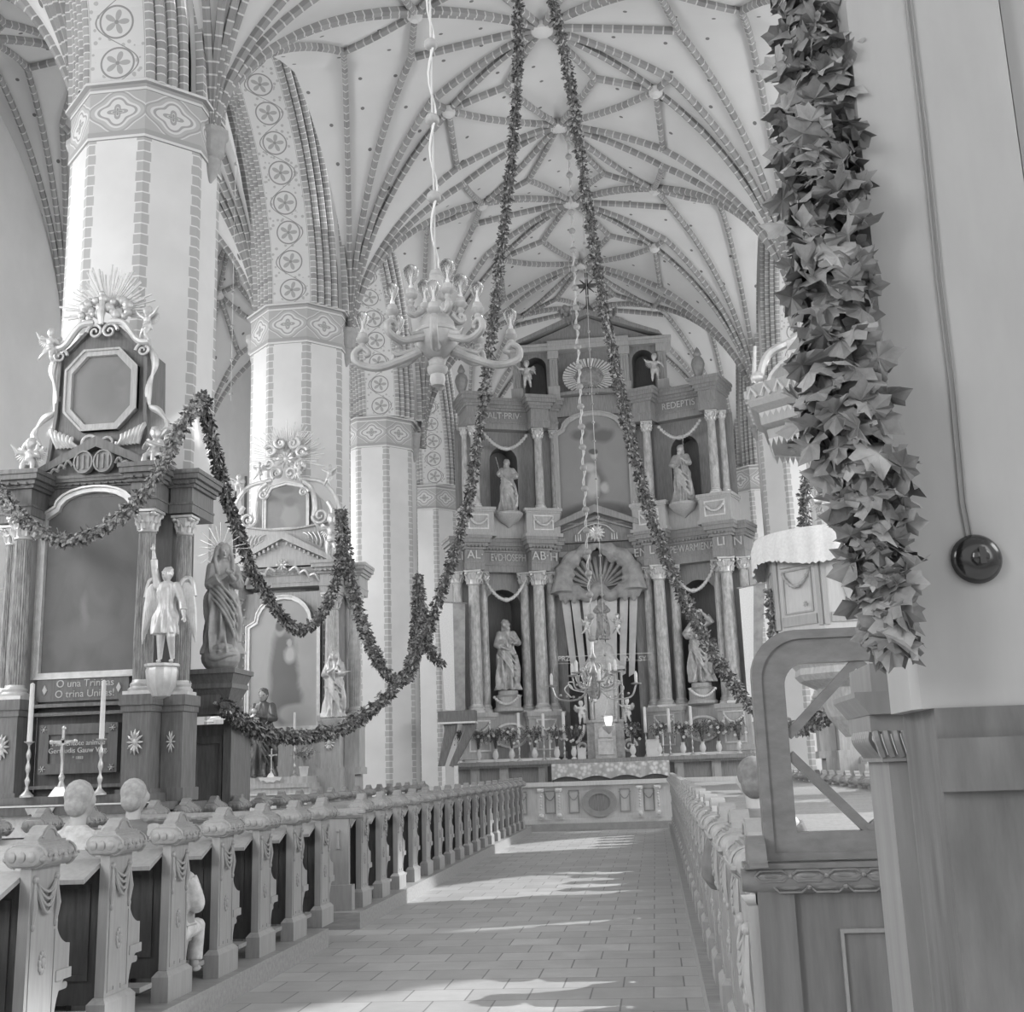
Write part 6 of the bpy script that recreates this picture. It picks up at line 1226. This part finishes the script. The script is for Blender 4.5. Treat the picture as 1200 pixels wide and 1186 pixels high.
zz = [zt + .02, zt - .1, zt - .22, zt - .38]; vs = []
for r_ in range(4):
    for i in range(n):
        a = 2 * pi * i / n; rr_ = rows[r_][i]; vs.append((rr_ * cos(a), rr_ * sin(a), zz[r_] + (.06 * sin(a * 4) if r_ == 3 else 0) + (.015 * sin(i * 2.9) if r_ == 3 else 0)))
b.add(vs, [(r_ * n + i, r_ * n + (i + 1) % n, (r_ + 1) * n + (i + 1) % n, (r_ + 1) * n + i) for r_ in range(3) for i in range(n)]); b.lathe([(1.04, zt + .02), (.8, zt + .03)], n=32); tag(b.build('fringed_cloth', M_LINEN, smooth=True, loc=(xp, YP, 0)), 'pale fringed cloth draped over the pulpit parapet', 'cloth')
YC2 = 15.2; xc2 = ax(975, 480, YC2); zc2 = az(930, 520, YC2)
t = thing('sounding_board', 'polygonal sounding board with toothed edge hanging over the pulpit', 'canopy', (xc2, YC2, zc2)); t.scale = (1.14, 1.14, 1.14)
b = MB(); L_ = [(.2, .02), (.8, .02), (.82, .0), (.84, .1), (.8, .12), (.9, .16), (.92, .3), (1.02, .36), (1.05, .42), (1.05, .6), (1.0, .62), (.7, .7), (.6, .9)]
b.lathe(L_, n=6, a0=radians(20), a1=radians(380)); b.build('cornice', M_PUL2, t)
b = MB(); b_2 = MB(); b_3 = MB()
for k in range(6):
    a0, a1 = radians(20 + 60 * k), radians(80 + 60 * k); A, B = V((cos(a0), sin(a0), 0)), V((cos(a1), sin(a1), 0))
    for j in range(12):
        for R, z, h in ((.83, .0, .1), (.92, .3, .07)):
            p, q = (A.lerp(B, j / 12)) * R, (A.lerp(B, (j + 1) / 12)) * R; m_ = (p + q) / 2; (b if h > .08 else b_2).add([p + V((0, 0, z)), q + V((0, 0, z)), m_ + V((0, 0, z - h))], [(0, 1, 2)])
    for j in range(6): b_3.tube([A.lerp(B, (j + .15) / 6) * 1.06 + V((0, 0, .45)), A.lerp(B, (j + .5) / 6) * 1.07 + V((0, 0, .56)), A.lerp(B, (j + .85) / 6) * 1.06 + V((0, 0, .45))], .025, 5)
b.build('toothed_edging', M_PUL, t); b_2.build('toothed_edging', M_PUL, t); b_3.build('scroll_border', M_PUL, t)
b = MB(); rosette(b, (0, 0, 0), .55, 16); 
for i in range(len(b.v)): x_, y_, z_ = b.v[i]; b.v[i] = (x_, z_, .0 + y_ * .6)
b.build('sunburst', M_PUL2, t, smooth='auto')
b = MB()
for k in range(6):
    a = radians(20 + 60 * k); d = V((cos(a), sin(a), 0)); b.tube(bez([d * .9 + V((0, 0, .62)), d * .75 + V((0, 0, 1.0)), d * .35 + V((0, 0, 1.25)), d * .2 + V((0, 0, 1.6))], 6), .05, 7); b.sph(d * .9 + V((0, 0, .72)), .08, n=8, m=6); b.tube([d * .95 + V((0, 0, .65)), d * .9 + V((0, 0, 1.1))], [.03, .02], 6)
b.sph((0, 0, 1.7), .16); b.box(-.5, -.2, -.45, -.4, .6, 1.1); b.box(.2, .5, -.45, -.4, .6, 1.1); b.build('crest', M_GILT, t, smooth='auto')
b = MB(); b.box(.5, 1.7, -.04, .04, .5, .6); b.build('wall_arm', M_PUL2, t)
# ================================================================ near right: pew front, glazed screen, posts
M_NEAR = wood('near_dark_wood', 104, .1, .45, (5, 5, .5)); M_NEAR2 = wood('near_wood', 132, .07, .45, (4, 4, .5)); M_NEARC = wood('near_carved_wood', 114, .08, .35, (3, 6, 6), coat=.2)
yf = 3.5; t = thing('pew_barrier', 'dark pew front with carved roll rail below the glazed screen', 'pew barrier', (0, yf, .16)); x0f = ax(878, 1040, yf)
zr = az(940, 1030, yf) - .16; b = MB(); b.box(x0f + .02, 2.6, 0, .05, 0, zr); b.box(x0f + .02, x0f + .12, -.02, .06, 0, zr); b.build('panel', M_NEAR, t)
b = MB(); b.ring([(ax(985, 1100, yf), .12), (1.5, .12), (1.5, az(985, 1088, yf) - .16), (ax(985, 1100, yf), az(985, 1088, yf) - .16)], [(ax(989, 1100, yf), .13), (1.49, .13), (1.49, az(985, 1093, yf) - .16), (ax(989, 1100, yf), az(985, 1093, yf) - .16)], -.012, .01); b.build('panel_moulding', M_NEAR2, t)
zr = az(940, 1030, yf) - .16
b = MB(); b.box(x0f - .01, 2.6, -.03, .09, zr + .03, zr + .045); b.tube([(x0f - .02, 0, zr), (x0f + .03, 0, zr), (2.6, 0, zr)], [.03, .038, .038], 12)
for k in range(24):
    u = x0f + .06 + .1 * k
    for (dy, dz, q) in ((-.035, .012, 0), (-.03, -.018, .05)):
        L_ = [(u + q - .045, dy, zr + dz), (u + q - .03, dy - .004, zr + dz + .014), (u + q + .03, dy - .004, zr + dz + .014), (u + q + .05, dy, zr + dz), (u + q + .03, dy - .004, zr + dz - .014), (u + q - .03, dy - .004, zr + dz - .014), (u + q - .045, dy, zr + dz)]
        b.tube(L_, .0035, 5)
        b.sph((u + q + .05, dy - .006, zr + dz), .007, n=7, m=5); b.sph((u + q, dy + .004, zr + dz), .038, .008, .011, 10, 6)
b.build('carved_rail', M_NEARC, t, smooth='auto')
b = MB(); b.prism([(-.1, zr + .04), (.1, zr + .04), (.07, zr + .05), (.05, zr + .1), (0, zr + .12), (-.05, zr + .1), (-.07, zr + .05)], x0f - .0, x0f + .05, 'x'); b.build('finial', M_NEARC, t)
e = pew_end(-1).build('bench_end', M_PEW, t, smooth='auto'); e.location = (x0f + .02, .14, 0); c_ = pew_carving(-1).build('drapery_carving', M_PEW, e, smooth='auto'); pew_rosette(-1).build('rosette', M_PEW, e, smooth='auto')
t = thing('glazed_screen', 'dark framed glass screen with rounded corner and diagonal bars on the pew front', 'screen', (0, yf + .03, 0))
L0, T0 = ax(889, 850, yf), az(960, 740, yf); B0 = zr + .16 + .05; XR = L0 + 1.0; w_ = ax(928, 900, yf) - L0; wt = .088; rc = .13
def rrect(x0, x1, z0, z1, r, n=8): return [(x0, z0), (x1, z0), (x1, z1 - r)] + [(x1 - r + r * cos(pi / 2 * k / n), z1 - r + r * sin(pi / 2 * k / n)) for k in range(1, n)] + [(x1 - r, z1), (x0 + r, z1)] + [(x0 + r - r * sin(pi / 2 * k / n), z1 - r + r * cos(pi / 2 * k / n)) for k in range(1, n)] + [(x0, z1 - r)]
b = MB(); b.ring(rrect(L0, XR, B0, T0, rc), rrect(L0 + w_, XR - w_, B0 + .075, T0 - wt, rc * .5), -.02, .03); b.ring(rrect(L0 - .008, XR + .008, B0, T0 + .008, rc), rrect(L0 + .018, XR - .018, B0 + .02, T0 - .018, rc - .01), -.03, .04); b.build('frame', M_NEARC, t, smooth='auto')
gx0, gx1, gz0, gz1 = L0 + w_, XR - w_, B0 + .075, T0 - wt; 
b = MB(); xm = ax(1005, 772, yf); sp_ = xm - gx0; zm1 = az(926, 862, yf); zm2 = az(928, 884, yf)
for (A, B) in (((gx0, zm1), (xm, gz1)), ((xm, gz1), (xm + sp_, zm1)), ((gx0, zm2), (ax(1020, 975, yf), gz0)), ((ax(1020, 975, yf), gz0), (xm + sp_ + .1, zm2))): 
    d = V((B[0] - A[0], 0, B[1] - A[1])).normalized(); n_ = V((-d.z, 0, d.x)) * .013; A3, B3 = V((A[0], 0, A[1])), V((B[0], 0, B[1]))
    b.prism([(q.x, q.z) for q in (A3 - n_, B3 - n_, B3 + n_, A3 + n_)], -.01 - .002 * len(b.f) / 6, .02)
b.build('diagonal_bars', M_NEARC, t)
k = NT('pane_glass'); k.b.inputs['Base Color'].default_value = g(1); k.b.inputs['Roughness'].default_value = .02; k.b.inputs['Transmission Weight'].default_value = 1; k.b.inputs['IOR'].default_value = 1.1
MB().box(gx0, gx1, .003, .006, gz0, gz1).build('pane', k.m, t)
yp = 1.62; t = thing('wooden_post', 'broad grey painted wooden post filling the right edge, with a switch on it', 'post', (0, yp, 0)); xl0 = ax(1004, 150, yp) - .004; xr0 = ax(1170, 0, yp)
M_POSTW = mat('post_paint', 152, .55, .05, 3, stretch=(2, 2, .5)); M_POSTR = mat('worn_dark_wood', 98, .6, .16, 8, stretch=(2, 2, .4), bump=.4)
z_s = az(1100, 830, yp)
b = MB(); b.prism([(xl0 + .008, 0), (xr0, 0), (xr0, .2), (xl0 + .02, .2), (xl0, .17), (xl0, .03)], z_s, 8, 'z'); b.build('shaft', M_POSTW, t)
b = MB(); b.prism([(xl0 + .022, -.004), (xr0 + .4, -.004), (xr0 + .4, .2), (xl0 + .022, .2)], 0, z_s, 'z'); b.box(ax(1097, 890, yp), xr0 + .4, -.02, .0, az(1100, 928, yp), az(1100, 866, yp)); b.build('lower_boarding', M_POSTR, t)
b = MB(); b.prism([(xr0 + .012, .03), (xr0 + .4, .03), (xr0 + .4, .2), (xr0 + .012, .2)], z_s, 8, 'z'); b.build('side_board', M_POSTW, t)
t = thing('light_switch', 'round black switch with a knob, fed by twin wires on the post', 'switch', (ax(1143, 656, yp), yp, az(1143, 656, yp)))
M_BLK = mat('black_bakelite', 26, .18, .03, 5, coat=.5); old = MB(); old.M = Matrix.Rotation(pi / 2, 4, 'X')
old.lathe([(.032, 0), (.0335, .006), (.03, .014), (.028, .016), (.02, .021), (.012, .022)], n=32); old.build('housing', M_BLK, t, smooth='auto'); b = MB(); b.M = old.M; b.lathe([(.011, .02), (.011, .03), (.006, .033)], n=12); b.box(-.004, .004, -.011, .011, .03, .038); b.build('knob', M_BLK, t, smooth='auto')
b = MB()
for dx in (-.0035, .0035): b.tube([(ax(p[0], p[1], yp) + dx, yp - .003, az(p[0], p[1], yp)) for p in ((1136, 632), (1128, 590), (1115, 450), (1100, 330), (1082, 150), (1064, 0), (1050, -120))], .0016, 6)
M_WIRE = mat('wire', 128, .6, .02); tag(b.build('twin_wire', M_WIRE), 'twin electric wires running up the broad grey post to the switch', 'wire')
yc = 2.15; t = thing('pilaster', 'fluted wooden capital and slim pilaster left of the broad post', 'pilaster', (0, yc, 0))
def XX(p): return ax(p, 840, yc)
xs0 = XX(1036); b = MB(); b.box(xs0, xs0 + .2, 0, .2, 0, az(1040, 893, yc)); b.build('shaft', M_NEAR2, t)
b = MB(); zz_ = lambda p: az(1030, p, yc)
b.box(xs0 - .012, xs0 + .2, -.012, .2, zz_(893), zz_(885)); b.box(xs0 - .03, xs0 + .2, -.03, .2, zz_(858), zz_(838)); b.prism([(xs0 - .032, zz_(838)), (xs0 - .055, zz_(818)), (xs0 - .055, zz_(812)), (xs0 + .2, zz_(812)), (xs0 + .2, zz_(838))], -.05, .2); b.box(xs0 - .02, xs0 + .2, -.02, .2, zz_(812), zz_(778)); b.build('capital', M_NEAR2, t)
b = MB()
for k in range(14): u = xs0 - .022 + .016 * k; b.tube(bez([(u, -.03, zz_(858)), (u + .002, -.032, zz_(868)), (u + .012, -.012, zz_(885))], 4), .007, 6)
for k in range(8): u = .01 + .02 * k; b.tube(bez([(xs0 - .03, u - .02, zz_(858)), (xs0 - .032, u - .02, zz_(868)), (xs0 - .012, u, zz_(885))], 4), .007, 6)
b.build('gadroon_band', M_NEAR2, t, smooth='auto')
Mlf = mat('maple_leaf', 112, .6, .16, 30); Mlf2 = mat('maple_leaf_pale', 140, .55, .12, 30)
PN = gp([(948, -60, 1.72), (958, 100, 1.66), (968, 250, 1.60), (975, 380, 1.57), (990, 480, 1.54), (1014, 560, 1.53), (1032, 650, 1.53), (1044, 750, 1.53)])
garland('maple_garland', 'thick garland of large maple leaves hanging close beside the broad post', PN, lambda t_: .045 if t_ < .62 else .048 * max(.12, 1 - (t_ - .62) * 2.5), .056, 620, Mlf, 12, True, m2=Mlf2)
